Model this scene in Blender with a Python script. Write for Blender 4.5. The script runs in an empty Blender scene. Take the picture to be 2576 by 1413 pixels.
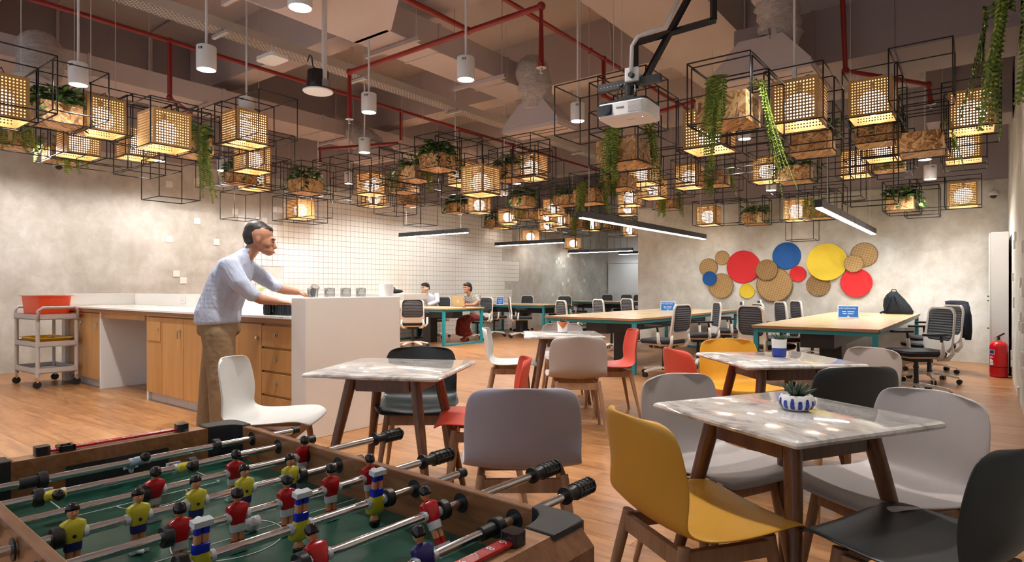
import bpy, bmesh, math, random
from mathutils import Vector, Matrix, noise as mnoise
R = math.radians; PI = math.pi
SC = bpy.context.scene; COL = SC.collection
random.seed(7)
# ------------------------------------------------------------------ camera, world, exposure
F = 1560.0; CX = 1288.0; HY = 723.0; CAMH = 1.18; TH = R(37.3)
CT, ST = math.cos(TH), math.sin(TH)
cam_d = bpy.data.cameras.new('camera'); cam = bpy.data.objects.new('camera', cam_d); COL.objects.link(cam)
cam_d.sensor_width = 36.0; cam_d.lens = 36.0 * F / 2576.0; cam_d.shift_y = (HY - 706.5) / 2576.0
cam_d.clip_start = 0.05; cam_d.clip_end = 80
cam.location = (0, 0, CAMH); cam.rotation_euler = (PI / 2, 0, TH)
SC.camera = cam
world = bpy.data.worlds.new('world'); SC.world = world; world.use_nodes = True
world.node_tree.nodes['Background'].inputs[0].default_value = (0.90, 0.94, 1.0, 1)
world.node_tree.nodes['Background'].inputs[1].default_value = 0.6
SC.view_settings.view_transform = 'Standard'; SC.view_settings.look = 'None'
SC.view_settings.exposure = 0.12; SC.view_settings.gamma = 1.0; SC.view_settings.use_curve_mapping = False
SC.cycles.max_bounces = 5; SC.cycles.diffuse_bounces = 3; SC.cycles.glossy_bounces = 2; SC.cycles.transmission_bounces = 4
SC.cycles.use_adaptive_sampling = True; SC.cycles.adaptive_threshold = .18; SC.cycles.adaptive_min_samples = 16
SC.cycles.sample_clamp_indirect = 6.0; SC.cycles.use_denoising = True
SC.cycles.caustics_reflective = False; SC.cycles.caustics_refractive = False
SPOT_W = 210.0; GLOBE_E = 13.0; TUBE_E = 34.0

# ------------------------------------------------------------------ photo measurement helpers
def c2w(xc, zc):                      # lateral / forward distance from the camera -> room X, Y
    return (xc * CT - zc * ST, xc * ST + zc * CT)
def dirw(dx, dz):
    l = math.hypot(dx, dz); return c2w(dx / l, dz / l)
def at(px, py, zc):                   # point at a measured distance
    x, y = c2w((px - CX) / F * zc, zc); return Vector((x, y, CAMH + (HY - py) / F * zc))
def onz(px, py, z):                   # point on a level plane
    return at(px, py, (CAMH - z) * F / (py - HY))
def onx(px, py, X):
    r = (px - CX) / F; return at(px, py, X / (r * CT - ST))
def ony(px, py, Y):
    r = (px - CX) / F; return at(px, py, Y / (r * ST + CT))
def facing(dx, dz):                   # rotation that turns local +Y to a camera-frame direction
    x, y = dirw(dx, dz); return math.atan2(-x, y)

# ------------------------------------------------------------------ mesh building
class MB:
    def __init__(s): s.v = []; s.f = []
    def add(s, vs, fs):
        o = len(s.v); s.v += [tuple(p) for p in vs]; s.f += [tuple(i + o for i in q) for q in fs]; return s
    def box(s, x0, x1, y0, y1, z0, z1):
        return s.add([(x0,y0,z0),(x1,y0,z0),(x1,y1,z0),(x0,y1,z0),(x0,y0,z1),(x1,y0,z1),(x1,y1,z1),(x0,y1,z1)],
                     [(0,3,2,1),(4,5,6,7),(0,1,5,4),(1,2,6,5),(2,3,7,6),(3,0,4,7)])
    def cbox(s, c, d, rz=0, ry=0, rx=0):
        m = Matrix.Rotation(rz,3,'Z') @ Matrix.Rotation(ry,3,'Y') @ Matrix.Rotation(rx,3,'X')
        k = len(s.v); s.box(-d[0]/2,d[0]/2,-d[1]/2,d[1]/2,-d[2]/2,d[2]/2)
        for i in range(k, len(s.v)): s.v[i] = tuple(m @ Vector(s.v[i]) + Vector(c))
        return s
    def loft(s, rings, cap=True, closed=False):
        n = len(rings[0]); o = len(s.v)
        for r in rings: s.v += [tuple(p) for p in r]
        m = len(rings)
        for i in range(m if closed else m-1):
            a = o + i*n; b = o + ((i+1) % m)*n
            for j in range(n):
                k = (j+1) % n; s.f.append((a+j, a+k, b+k, b+j))
        if cap and not closed:
            s.f.append(tuple(o + j for j in reversed(range(n)))); s.f.append(tuple(o + (m-1)*n + j for j in range(n)))
        return s
    def tube(s, pts, r, n=8, closed=False, cap=True):
        pts = [Vector(p) for p in pts]; m = len(pts)
        rs = r if isinstance(r, (list, tuple)) else [r]*m
        rings = []; up = None
        for i in range(m):
            if closed: t = pts[(i+1) % m] - pts[i-1]
            else: t = pts[min(i+1, m-1)] - pts[max(i-1, 0)]
            if t.length < 1e-9: t = Vector((0,0,1))
            t.normalize()
            if up is None:
                up = Vector((0,0,1)) if abs(t.z) < .9 else Vector((1,0,0))
            a = t.cross(up)
            if a.length < 1e-6: a = t.orthogonal()
            a.normalize(); b = t.cross(a).normalized(); up = -b if b.dot(up) < 0 else b
            b = t.cross(a)
            rings.append([pts[i] + a*(math.cos(2*PI*j/n)*rs[i]) + b*(math.sin(2*PI*j/n)*rs[i]) for j in range(n)])
        return s.loft(rings, cap, closed)
    def cyl(s, p0, p1, r0, r1=None, n=12): return s.tube([p0, p1], [r0, r0 if r1 is None else r1], n)
    def lathe(s, prof, n=20, c=(0,0,0), cap=True):
        return s.loft([[(c[0]+r*math.cos(2*PI*j/n), c[1]+r*math.sin(2*PI*j/n), c[2]+z) for j in range(n)] for r, z in prof], cap)
    def ell(s, c, r, n=10, m=7):
        if not isinstance(r, (tuple, list)): r = (r, r, r)
        return s.loft([[(c[0]+r[0]*math.sin(PI*(i+.02)/(m+.04))*math.cos(2*PI*j/n), c[1]+r[1]*math.sin(PI*(i+.02)/(m+.04))*math.sin(2*PI*j/n),
                         c[2]-r[2]*math.cos(PI*(i+.02)/(m+.04))) for j in range(n)] for i in range(m+1)])
    def prism(s, poly, z0, z1):
        return s.loft([[(x, y, z0) for x, y in poly], [(x, y, z1) for x, y in poly]])
    def rbox(s, x0, x1, y0, y1, z0, z1, r=.02, n=4):      # box with rounded vertical edges
        return s.prism(rrect(x0, x1, y0, y1, r, n), z0, z1)
    def xf(s, M, k=0):
        for i in range(k, len(s.v)): s.v[i] = tuple(M @ Vector(s.v[i]))
        return s
    def mesh(s, name, smooth=False):
        me = bpy.data.meshes.new(name); me.from_pydata(s.v, [], s.f); me.update()
        if smooth:
            me.polygons.foreach_set('use_smooth', [True]*len(me.polygons))
            if smooth == 'auto': me.set_sharp_from_angle(angle=R(38))
        return me
    def build(s, name, mt, parent=None, smooth=False, loc=None, bevel=0, rot=None):
        o = bpy.data.objects.new(name, s.mesh(name, smooth)); COL.objects.link(o)
        o.data.materials.append(MAT[mt] if isinstance(mt, str) else mt)
        if parent: o.parent = parent
        if loc: o.location = loc
        if rot: o.rotation_euler = rot
        if bevel:
            b = o.modifiers.new('bevel', 'BEVEL'); b.width = bevel; b.segments = 2; b.limit_method = 'ANGLE'
        return o
def rrect(x0, x1, y0, y1, r, n=4):
    out = []
    for cx, cy, a in ((x1-r, y1-r, 0), (x0+r, y1-r, 90), (x0+r, y0+r, 180), (x1-r, y0+r, 270)):
        for i in range(n+1):
            t = R(a + 90*i/n); out.append((cx + r*math.cos(t), cy + r*math.sin(t)))
    return out
def tag(o, label, cat, group=None, kind=None):
    if label: o['label'] = label
    if cat: o['category'] = cat
    if group: o['group'] = group
    if kind: o['kind'] = kind
    return o
def thing(name, label, cat, loc=(0,0,0), rz=0, group=None):
    o = bpy.data.objects.new(name, None); o.empty_display_size = .1; COL.objects.link(o)
    o.location = loc; o.rotation_euler = (0, 0, rz); return tag(o, label, cat, group)
def sub(name, parent, loc=(0,0,0), rot=(0,0,0)):
    o = bpy.data.objects.new(name, None); o.empty_display_size = .05; COL.objects.link(o)
    o.parent = parent; o.location = loc; o.rotation_euler = rot; return o
def dup(root, loc=None, rz=None, label=None, group=None, parent=None):
    c = root.copy(); COL.objects.link(c)
    if parent is not None: c.parent = parent
    if loc is not None: c.location = loc
    if rz is not None: c.rotation_euler = (0, 0, rz)
    if label: c['label'] = label
    if group: c['group'] = group
    for ch in KIDS.get(root.name, root.children): dup(ch, parent=c)
    return c
KIDS = {}
def struct(o): o['kind'] = 'structure'; return o
def put(me, name, mt, parent, loc=(0,0,0), rot=(0,0,0), scale=None):     # shared mesh data
    o = bpy.data.objects.new(name, me); COL.objects.link(o); o.parent = parent; o.location = loc; o.rotation_euler = rot
    if scale: o.scale = scale
    if not me.materials: me.materials.append(MAT[mt])
    return o
def text(body, name, mt, parent, loc, rot, size, align='CENTER', ext=.0005):
    cu = bpy.data.curves.new(name, 'FONT'); cu.body = body; cu.size = size; cu.align_x = align; cu.align_y = 'CENTER'; cu.extrude = ext
    tmp = bpy.data.objects.new('tmp', cu); me = bpy.data.meshes.new_from_object(tmp); me.name = name; bpy.data.objects.remove(tmp); bpy.data.curves.remove(cu)
    o = bpy.data.objects.new(name, me); COL.objects.link(o); o.parent = parent; o.location = loc; o.rotation_euler = rot
    me.materials.clear(); me.materials.append(MAT[mt]); return o

# ------------------------------------------------------------------ materials
MAT = {}
class NT:
    def __init__(s, name):
        s.m = bpy.data.materials.new(name); s.m.use_nodes = True; s.t = s.m.node_tree; s.b = s.t.nodes['Principled BSDF']; MAT[name] = s.m
    def n(s, typ, **kw):
        o = s.t.nodes.new('ShaderNode' + typ)
        for k, v in kw.items():
            if k[0] == '_': o.inputs[int(k[1:])].default_value = v
            elif k in ('operation', 'blend_type', 'data_type', 'feature', 'wave_type', 'bands_direction', 'noise_dimensions', 'distance', 'vector_type'): setattr(o, k, v)
            else: o.inputs[k.replace('_', ' ')].default_value = v
        return o
    def l(s, a, b): s.t.links.new(a, b)
    def co(s, scale=(1,1,1), rot=(0,0,0), which='Object', loc=(0,0,0)):
        tc = s.n('TexCoord'); mp = s.n('Mapping'); mp.inputs['Scale'].default_value = scale; mp.inputs['Rotation'].default_value = rot; mp.inputs['Location'].default_value = loc
        s.l(tc.outputs[which], mp.inputs[0]); return mp.outputs[0]
    def noise(s, vec, scale, detail=4, rough=.55, dist=0):
        o = s.n('TexNoise'); o.inputs['Scale'].default_value = scale; o.inputs['Detail'].default_value = detail
        o.inputs['Roughness'].default_value = rough; o.inputs['Distortion'].default_value = dist
        if vec is not None: s.l(vec, o.inputs['Vector'])
        return o.outputs['Fac']
    def ramp(s, fac, stops):
        o = s.n('ValToRGB'); e = o.color_ramp.elements
        while len(e) < len(stops): e.new(.5)
        for q, (p, c) in zip(e, stops): q.position = p; q.color = (*c, 1)
        s.l(fac, o.inputs[0]); return o.outputs[0]
    def mix(s, fac, a, b, mode='MIX'):
        o = s.n('Mix', data_type='RGBA', blend_type=mode)
        for i, x in ((0, fac), (6, a), (7, b)):
            if isinstance(x, (int, float)): o.inputs[i].default_value = x
            elif isinstance(x, tuple): o.inputs[i].default_value = (*x, 1)
            else: s.l(x, o.inputs[i])
        return o.outputs[2]
    def math(s, op, a, b=0.0):
        o = s.n('Math', operation=op)
        for i, x in ((0, a), (1, b)):
            if isinstance(x, (int, float)): o.inputs[i].default_value = x
            else: s.l(x, o.inputs[i])
        return o.outputs[0]
    def bump(s, h, strength=.2, dist=.01):
        o = s.n('Bump'); o.inputs['Strength'].default_value = strength; o.inputs['Distance'].default_value = dist
        s.l(h, o.inputs['Height']); s.l(o.outputs[0], s.b.inputs['Normal'])
    def out(s, col=None, rough=.5, metal=0, spec=.5, coat=0):
        if col is not None:
            if isinstance(col, tuple): s.b.inputs['Base Color'].default_value = (*col, 1)
            else: s.l(col, s.b.inputs['Base Color'])
        if isinstance(rough, (int, float)): s.b.inputs['Roughness'].default_value = rough
        else: s.l(rough, s.b.inputs['Roughness'])
        s.b.inputs['Metallic'].default_value = metal; s.b.inputs['Specular IOR Level'].default_value = spec
        s.b.inputs['Coat Weight'].default_value = coat; s.b.inputs['Coat Roughness'].default_value = .06
        return s.m
def flat(name, col, rough=.5, metal=0, spec=.5, coat=0, var=.06, sc=30, bump=0):
    t = NT(name); v = t.co()
    f = t.noise(v, sc, 3)
    c = t.mix(f, tuple(max(0, x*(1-var)) for x in col), tuple(min(1, x*(1+var)) for x in col))
    if bump: t.bump(t.noise(v, sc*4, 2), bump, .003)
    return t.out(c, rough, metal, spec, coat)
def emit(name, col, e):
    t = NT(name); t.b.inputs['Base Color'].default_value = (.8,.8,.8,1)
    t.b.inputs['Emission Color'].default_value = (*col, 1); t.b.inputs['Emission Strength'].default_value = e; return t.m
def wood(name, c1, c2, rough=.45, scale=1.0, stretch=(14, 14, 1.2), coat=0, bump=.1):
    t = NT(name); v = t.co(tuple(x*scale for x in stretch)); oi = t.n('ObjectInfo')
    a = t.n('VectorMath', operation='ADD'); t.l(v, a.inputs[0]); r = t.math('MULTIPLY', oi.outputs['Random'], 37.0); t.l(r, a.inputs[1])
    f = t.noise(a.outputs[0], 1.6, 6, .62, .6); g = t.noise(a.outputs[0], 9, 3)
    c = t.ramp(f, [(.28, c1), (.72, c2)]); c = t.mix(t.math('MULTIPLY', g, .35), c, tuple(x*.6 for x in c1))
    t.bump(f, bump, .002); return t.out(c, rough, 0, .4, coat)
def concrete(name, c1, c2, c3):
    t = NT(name); v = t.co(); a = t.noise(v, .8, 7, .62, .25); b = t.noise(v, 3.4, 9, .70, .35); d = t.noise(t.co((2.6, 2.6, .55)), 1.3, 6, .7, .5)
    f = t.math('ADD', t.math('MULTIPLY', a, .55), t.math('MULTIPLY', b, .45))
    c = t.ramp(f, [(.36, c1), (.5, c2), (.62, c3)]); c = t.mix(t.math('MULTIPLY', t.math('SUBTRACT', d, .45), 1.1), c, c1)
    t.bump(t.math('ADD', b, t.math('MULTIPLY', t.noise(v, 22, 4), .25)), .22, .02)
    return t.out(c, .72, 0, .3)
concrete('concrete', (.39,.36,.305), (.55,.53,.48), (.69,.68,.64))
flat('paint_mauve', (.37,.315,.32), .85, spec=.2, var=.05, sc=2.2)
flat('paint_slab', (.56,.475,.455), .85, spec=.2, var=.06, sc=1.6)
flat('paint_white', (.80,.79,.78), .4, var=.02)
flat('duct_paint', (.56,.47,.45), .7, spec=.3, var=.06, sc=2.5)
flat('duct_dark', (.29,.24,.25), .7, spec=.3, var=.08, sc=2.0)
t = NT('flex_duct'); v = t.co(); w = t.noise(v, 9, 4, .6, 1.5)
t.bump(t.noise(t.co((6,6,22)), 2.2, 4, .6, 1.2), .8, .03); t.out(t.ramp(w, [(.3,(.42,.36,.33)), (.7,(.66,.58,.53))]), .5, 0, .5)
flat('pipe_red', (.25,.011,.009), .35, spec=.5, var=.12, sc=6)
flat('cage_black', (.018,.016,.017), .45, spec=.5)
flat('black_plastic', (.014,.014,.016), .42, var=.1)
flat('black_gloss', (.012,.011,.013), .16, var=.1)
flat('chrome', (.78,.78,.80), .12, 1.0, var=.03)
flat('steel', (.6,.6,.6), .3, 1.0)
flat('grey_metal', (.62,.58,.56), .45, .2)
flat('rod_white', (.72,.70,.70), .4)
flat('lamp_tan', (.50,.29,.105), .5, spec=.4, var=.05)
flat('tile_white', (.83,.81,.76), .22, spec=.5, var=.03, sc=3)
flat('grout', (.33,.27,.30), .9, var=.1)
flat('quartz', (.74,.70,.65), .3, var=.10, sc=160)
flat('counter_top', (.86,.84,.80), .12, var=.02)
flat('shell_white', (.55,.55,.53), .42, var=.01); flat('shell_grey', (.40,.365,.355), .45, var=.01); flat('shell_lilac', (.37,.355,.42), .45, var=.01)
flat('shell_taupe', (.38,.325,.295), .45, var=.01); flat('shell_yellow', (.62,.33,.035), .42, var=.02); flat('shell_amber', (.72,.36,.03), .42, var=.02)
flat('shell_black', (.016,.021,.022), .38, var=.05); flat('shell_red', (.60,.055,.028), .4, var=.02)
wood('oak', (.24,.125,.065), (.46,.28,.165), .5)
wood('walnut', (.085,.030,.013), (.23,.098,.042), .35, coat=.3)
wood('maple', (.50,.245,.075), (.66,.36,.13), .4, .35, bump=.02)
wood('ply_top', (.62,.44,.24), (.78,.61,.37), .22, .8, (1.2, 12, 12), bump=.02)
wood('ply_edge', (.25,.11,.05), (.55,.30,.15), .6, 1, (1, 1, 90))
wood('foos_wood', (.20,.075,.028), (.42,.19,.08), .35, 1.2, (3, 26, 26), coat=.25, bump=.03)
wood('foos_top', (.50,.24,.11), (.74,.45,.26), .35, 1.2, (3, 30, 26), coat=.25, bump=.02)
flat('teal', (.012,.24,.29), .4, var=.04)
flat('chair_frame', (.72,.67,.61), .4, var=.03); flat('chair_seat', (.015,.015,.018), .8, var=.2, sc=60)
t = NT('chair_mesh'); v = t.co(); w = t.n('TexWave', wave_type='BANDS', bands_direction='Z'); w.inputs['Scale'].default_value = 11; t.l(v, w.inputs[0])
t.bump(w.outputs['Fac'], .5, .01); t.out(t.ramp(w.outputs['Fac'], [(.1,(.022,.025,.032)), (.9,(.075,.08,.092))]), .6)
# marble
t = NT('marble'); v = t.co((1,1,1)); a = t.noise(t.co((2.2,5.5,3), (0,0,.6)), 1.6, 9, .68, 1.6); b = t.noise(v, 7, 8, .7, .8)
c = t.ramp(a, [(.36,(.34,.315,.31)), (.47,(.66,.63,.60)), (.62,(.80,.78,.74))]); c = t.mix(t.math('MULTIPLY', t.ramp(b, [(.42,(1,1,1)), (.56,(0,0,0))]), .35), c, (.42,.38,.36))
t.out(c, .07, 0, .5, .3)
# floor planks
t = NT('plank'); oi = t.n('ObjectInfo'); ge = t.n('NewGeometry'); tc = t.n('TexCoord')
r0 = t.math('FRACT', t.math('ADD', t.math('MULTIPLY', oi.outputs['Random'], 7.31), t.math('MULTIPLY', ge.outputs['Random Per Island'], 5.77)))
off = t.n('CombineXYZ'); t.l(t.math('MULTIPLY', r0, 41), off.inputs[0]); t.l(t.math('MULTIPLY', r0, 17), off.inputs[1])
ad = t.n('VectorMath', operation='ADD'); t.l(tc.outputs['Object'], ad.inputs[0]); t.l(off.outputs[0], ad.inputs[1])
mp = t.n('Mapping'); mp.inputs['Scale'].default_value = (1.1, 9, 1); t.l(ad.outputs[0], mp.inputs[0])
f = t.noise(mp.outputs[0], 1.5, 7, .62, 1.0); mp2 = t.n('Mapping'); mp2.inputs['Scale'].default_value = (2.4, 5, 1); t.l(ad.outputs[0], mp2.inputs[0]); g = t.noise(mp2.outputs[0], 1.3, 6, .65, 1.6)
c = t.ramp(f, [(.26,(.15,.055,.018)), (.48,(.31,.136,.047)), (.76,(.46,.238,.098))])
c = t.mix(t.math('MULTIPLY', t.ramp(g, [(.49,(0,0,0)), (.70,(1,1,1))]), .68), c, (.15,.058,.022))
c = t.mix(t.math('MULTIPLY', r0, .18), c, (.48,.27,.13)); t.bump(f, .06, .002); t.out(c, t.math('ADD', t.math('MULTIPLY', f, .12), .26), 0, .45)
flat('floor_gap', (.16,.08,.04), .8)
# OSB
t = NT('osb'); tc = t.n('TexCoord'); sp = t.n('SeparateXYZ'); t.l(tc.outputs['Object'], sp.inputs[0]); cb = t.n('CombineXYZ')
t.l(t.math('ADD', sp.outputs[0], t.math('MULTIPLY', sp.outputs[1], .87)), cb.inputs[0]); t.l(t.math('ADD', sp.outputs[2], t.math('MULTIPLY', sp.outputs[1], .43)), cb.inputs[1])
oi = t.n('ObjectInfo'); t.l(t.math('MULTIPLY', oi.outputs['Random'], 9), cb.inputs[2]); cols = []
for rz, sx, sy in ((.5, 13, 62), (-.75, 10, 52), (1.7, 12, 58)):
    m0 = t.n('Mapping'); m0.inputs['Rotation'].default_value = (0,0,rz); t.l(cb.outputs[0], m0.inputs[0]); m1 = t.n('Mapping'); m1.inputs['Scale'].default_value = (sx, sy, 1); t.l(m0.outputs[0], m1.inputs[0])
    vo = t.n('TexVoronoi'); vo.inputs['Scale'].default_value = 1; t.l(m1.outputs[0], vo.inputs['Vector']); s3 = t.n('SeparateColor'); t.l(vo.outputs['Color'], s3.inputs[0])
    cols.append((s3.outputs[0], s3.outputs[1]))
ra = [t.ramp(cc[0], [(.05,(.20,.085,.03)), (.35,(.44,.23,.085)), (.7,(.62,.37,.16)), (1,(.76,.52,.27))]) for cc in cols]
c = t.mix(t.math('GREATER_THAN', cols[0][1], .52), ra[1], ra[0]); c = t.mix(t.math('GREATER_THAN', cols[2][1], .68), c, ra[2])
t.bump(cols[0][0], .25, .004); t.out(c, .6, 0, .3)
# leaves
t = NT('leaf'); ge = t.n('NewGeometry'); c = t.ramp(ge.outputs['Random Per Island'], [(0,(.018,.06,.014)), (.6,(.05,.14,.025)), (1,(.26,.36,.13))]); t.out(c, .4, 0, .4)
t = NT('fern'); ge = t.n('NewGeometry'); c = t.ramp(ge.outputs['Random Per Island'], [(0,(.075,.13,.018)), (.6,(.16,.22,.03)), (1,(.30,.34,.06))]); t.out(c, .55, 0, .3)
flat('leaf_dark', (.035,.06,.035), .4, var=.3, sc=80); flat('soil', (.05,.03,.02), .95, var=.3, sc=60)
flat('leaf_pale', (.42,.50,.22), .45, var=.3, sc=40)
emit('globe', (1.0,.94,.87), GLOBE_E); emit('tube_light', (.86,.95,1.0), TUBE_E); emit('lens_glow', (1.0,.95,.88), 60.0); emit('led_blue', (.2,.2,1), 6); MAT['lens_glow'].cycles.emission_sampling = 'NONE'
# woven discs
for nm, c1, c2 in (('woven_natural',(.20,.105,.035),(.58,.38,.17)), ('woven_dark',(.12,.065,.025),(.42,.25,.10)), ('woven_red',(.50,.012,.018),(.66,.03,.03)), ('woven_blue',(.004,.055,.22),(.012,.10,.34)), ('woven_yellow',(.62,.43,.02),(.80,.60,.06))):
    t = NT(nm); v = t.co((1,1,1), (0, .5, 0)); ch = t.n('TexChecker'); ch.inputs['Scale'].default_value = 34; ch.inputs['Color1'].default_value = (0,0,0,1); ch.inputs['Color2'].default_value = (1,1,1,1); t.l(v, ch.inputs[0])
    w = t.n('TexWave', bands_direction='X'); w.inputs['Scale'].default_value = 16; w.inputs['Distortion'].default_value = 1.5; t.l(v, w.inputs[0])
    f = t.math('ADD', t.math('MULTIPLY', ch.outputs['Fac'], .3), t.math('ADD', t.math('MULTIPLY', w.outputs['Fac'], .25), t.math('MULTIPLY', t.noise(v, 14, 4), .3)))
    t.bump(f, .35, .01); t.out(t.mix(f, c1, c2), .65, 0, .3)
flat('bin_pink', (.75,.06,.16), .35); flat('bin_orange', (.85,.075,.014), .35); flat('bin_yellow', (.72,.38,.015), .35); flat('trolley', (.50,.455,.43), .5)
flat('red_gloss', (.55,.004,.01), .22); flat('white_gloss', (.82,.82,.82), .2); flat('blue_gloss', (.012,.04,.34), .25); flat('sign_blue', (.02,.16,.55), .4)
flat('green_field', (.012,.085,.055), .35, var=.35, sc=14); flat('line_white', (.6,.66,.62), .5)
flat('p_yellow', (.66,.60,.045), .25); flat('p_red', (.52,.008,.014), .2); flat('p_white', (.70,.74,.80), .3); flat('p_navy', (.022,.02,.16), .3); flat('p_blue', (.014,.03,.50), .2)
flat('p_skin', (.72,.32,.16), .35); flat('p_hair', (.008,.007,.008), .12); flat('p_ice', (.52,.62,.74), .3); flat('p_sock_red', (.42,.012,.01), .3)
flat('skin_tan', (.42,.20,.12), .55, var=.05); flat('skin_fair', (.62,.38,.27), .55, var=.05); flat('hair_black', (.014,.010,.009), .5, var=.3, sc=90)
flat('terracotta', (.55,.15,.05), .6); flat('gold', (.52,.40,.26), .35, .6)
def cloth(name, c1, c2, wr=.5, sc=7):
    t = NT(name); v = t.co(); w = t.noise(t.co((sc, sc, sc*.55)), 1, 3, .5, 1.3); t.bump(w, wr, .05); return t.out(t.mix(t.noise(v, 160, 2), c1, c2), .8, 0, .2)
cloth('shirt_blue', (.40,.45,.58), (.50,.55,.68)); cloth('shirt_white', (.60,.62,.72), (.70,.72,.80)); cloth('khaki', (.205,.135,.075), (.27,.185,.105), .6, 6)
cloth('jacket_navy', (.008,.011,.020), (.016,.02,.032)); cloth('bag_black', (.010,.012,.016), (.02,.024,.03), .6, 9)
t = NT('blouse'); v = t.co((1,1,1), (R(20), 0, R(45))); ch = t.n('TexChecker'); ch.inputs['Scale'].default_value = 62; ch.inputs['Color1'].default_value = (.72,.68,.60,1); ch.inputs['Color2'].default_value = (.03,.025,.025,1); t.l(v, ch.inputs[0]); t.out(ch.outputs[0], .8)
t = NT('skirt_red'); v = t.co(); f = t.noise(v, 14, 6, .7, 1); t.bump(t.noise(t.co((16,16,2)), 1, 2), .8, .05); t.out(t.ramp(f, [(.35,(.05,.006,.006)), (.55,(.22,.012,.012)), (.7,(.30,.05,.03))]), .75)
t = NT('tray_steel'); v = t.co((1,1,1)); br = t.n('TexBrick'); br.inputs['Scale'].default_value = 9; br.inputs['Color1'].default_value = (0,0,0,1); br.inputs['Color2'].default_value = (0,0,0,1); br.inputs['Mortar'].default_value = (1,1,1,1); br.inputs['Mortar Size'].default_value = .055
mm = t.n('Mapping'); mm.inputs['Rotation'].default_value = (0, 0, PI/2); t.l(v, mm.inputs[0]); t.l(mm.outputs[0], br.inputs[0]); t.out(t.mix(br.outputs['Fac'], (.05,.04,.04), (.60,.53,.48)), .5, .2)
t = NT('glass_clear'); t.out((.9,.92,.92), .05, 0, .5); t.b.inputs['Transmission Weight'].default_value = .9

# ------------------------------------------------------------------ room shell
XL, XR, YB, YF, ZC = -10.7, 0.29, 12.2, 19.7, 5.3
XO = -5.9            # where the far wall ends and the room runs on
YN = -1.6            # near edge of what is built
ZT = 3.25            # top of the plaster on the left wall
floor = struct(MB().box(XL-.2, XR+.2, YN, YF+.2, -.10, -.012).build('floor', 'floor_gap'))
floor['label'] = 'warm brown timber-look plank floor'
PW, PL = .182, 1.22
cells = []
j = 0; y = YN
while y < YF:
    x = XL - random.random()*PL
    while x < XR:
        x0, x1 = max(x, XL), min(x+PL, XR)
        if x1 - x0 > .05 and (y < YB or x0 < XO + .3): cells.append((x0, x1, y, min(y+PW, YF)))
        x += PL
    y += PW
def seen(x, y, m=.3):
    xc = x*CT + y*ST; zc = -x*ST + y*CT
    return zc > .4 and abs(xc/zc) < (1288/F) + m/zc and zc > CAMH*F/(1413-HY) - m
def pd(c):
    x, y = (c[0]+c[1])/2, (c[2]+c[3])/2
    s = seen(x, y, .5) and not (-1.8 < x < -.5 and .3 < y < .95) and not (-9.2 < x < -4.2 and 2.9 < y < 3.7)
    return (0 if s else 1, math.hypot(x, y))
cells.sort(key=pd)
full = MB().box(-PL/2+.0007, PL/2-.0007, -PW/2+.0007, PW/2-.0007, -.010, 0).mesh('plank')
rest = MB()
for k, (x0, x1, y0, y1) in enumerate(cells):
    if k < 300:
        if x1-x0 > PL-.01 and y1-y0 > PW-.01: put(full, 'plank', 'plank', floor, ((x0+x1)/2, (y0+y1)/2, 0))
        else:
            hx, hy = (x1-x0)/2-.0007, (y1-y0)/2-.0007
            MB().box(-hx, hx, -hy, hy, -.010, 0).build('plank', 'plank', floor, loc=((x0+x1)/2, (y0+y1)/2, 0))
    else: rest.box(x0+.0007, x1-.0007, y0+.0007, y1-.0007, -.010, 0)
rest.build('planks_far', 'plank', floor)['kind'] = 'stuff'

wl = struct(MB().box(XL-.2, XL, YN, YF+.2, -.05, ZT).build('wall_left', 'concrete')); wl['label'] = 'long plastered wall partly covered with white square tiles'
struct(MB().box(XL-.2, XL-.01, YN, YF+.2, ZT, ZC+.2).build('wall_left_upper', 'paint_mauve'))['label'] = 'painted band of wall above the plaster and tiles'
wb = struct(MB().box(XO, XR+.2, YB, YB+.25, -.05, 2.86).build('wall_back', 'concrete')); wb['label'] = 'grey plaster wall hung with round woven trays'
struct(MB().box(XO, XR+.2, YB+.02, YB+.25, 2.86, ZC+.2).build('wall_back_upper', 'paint_mauve'))['label'] = 'painted band above the plaster wall with the trays'
wr = struct(MB().box(XR, XR+.2, YN, YB+.25, -.05, ZC+.2).build('wall_right', 'concrete')); wr['label'] = 'plastered side wall with scattered small white tiles'
struct(MB().box(XL-.2, XO+.4, YF, YF+.2, -.05, ZC+.2).build('wall_far', 'paint_white'))['label'] = 'white wall at the far end of the room'
struct(MB().box(XO-.0, XO+.2, YB+.25, YF+.2, -.05, ZC+.2).build('wall_passage', 'concrete'))['label'] = 'side wall of the recess behind the tray wall'
struct(MB().box(XL-.2, XR+.2, YN, YF+.2, ZC, ZC+.2).build('ceiling', 'paint_slab'))['label'] = 'exposed painted concrete ceiling slab'
# white sliding panel and door edge at the end of the recess
dp = thing('door_1', 'tall white door panel at the end of the tiled wall', None); dp['kind'] = 'structure'
a = ony(1531, 656, YF-.06); b = ony(1606, 656, YF-.06)
MB().box(a.x, a.x+2.9, YF-.09, YF-.002, .02, 2.02).build('door_panel', 'paint_white', dp, bevel=.004)
MB().box(a.x, a.x+2.9, YF-.12, YF-.002, 2.03, 2.09).build('door_rail', 'paint_white', dp)
MB().box(a.x+2.45, a.x+2.47, YF-.13, YF-.09, .85, 1.15).build('door_handle', 'steel', dp)
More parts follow.
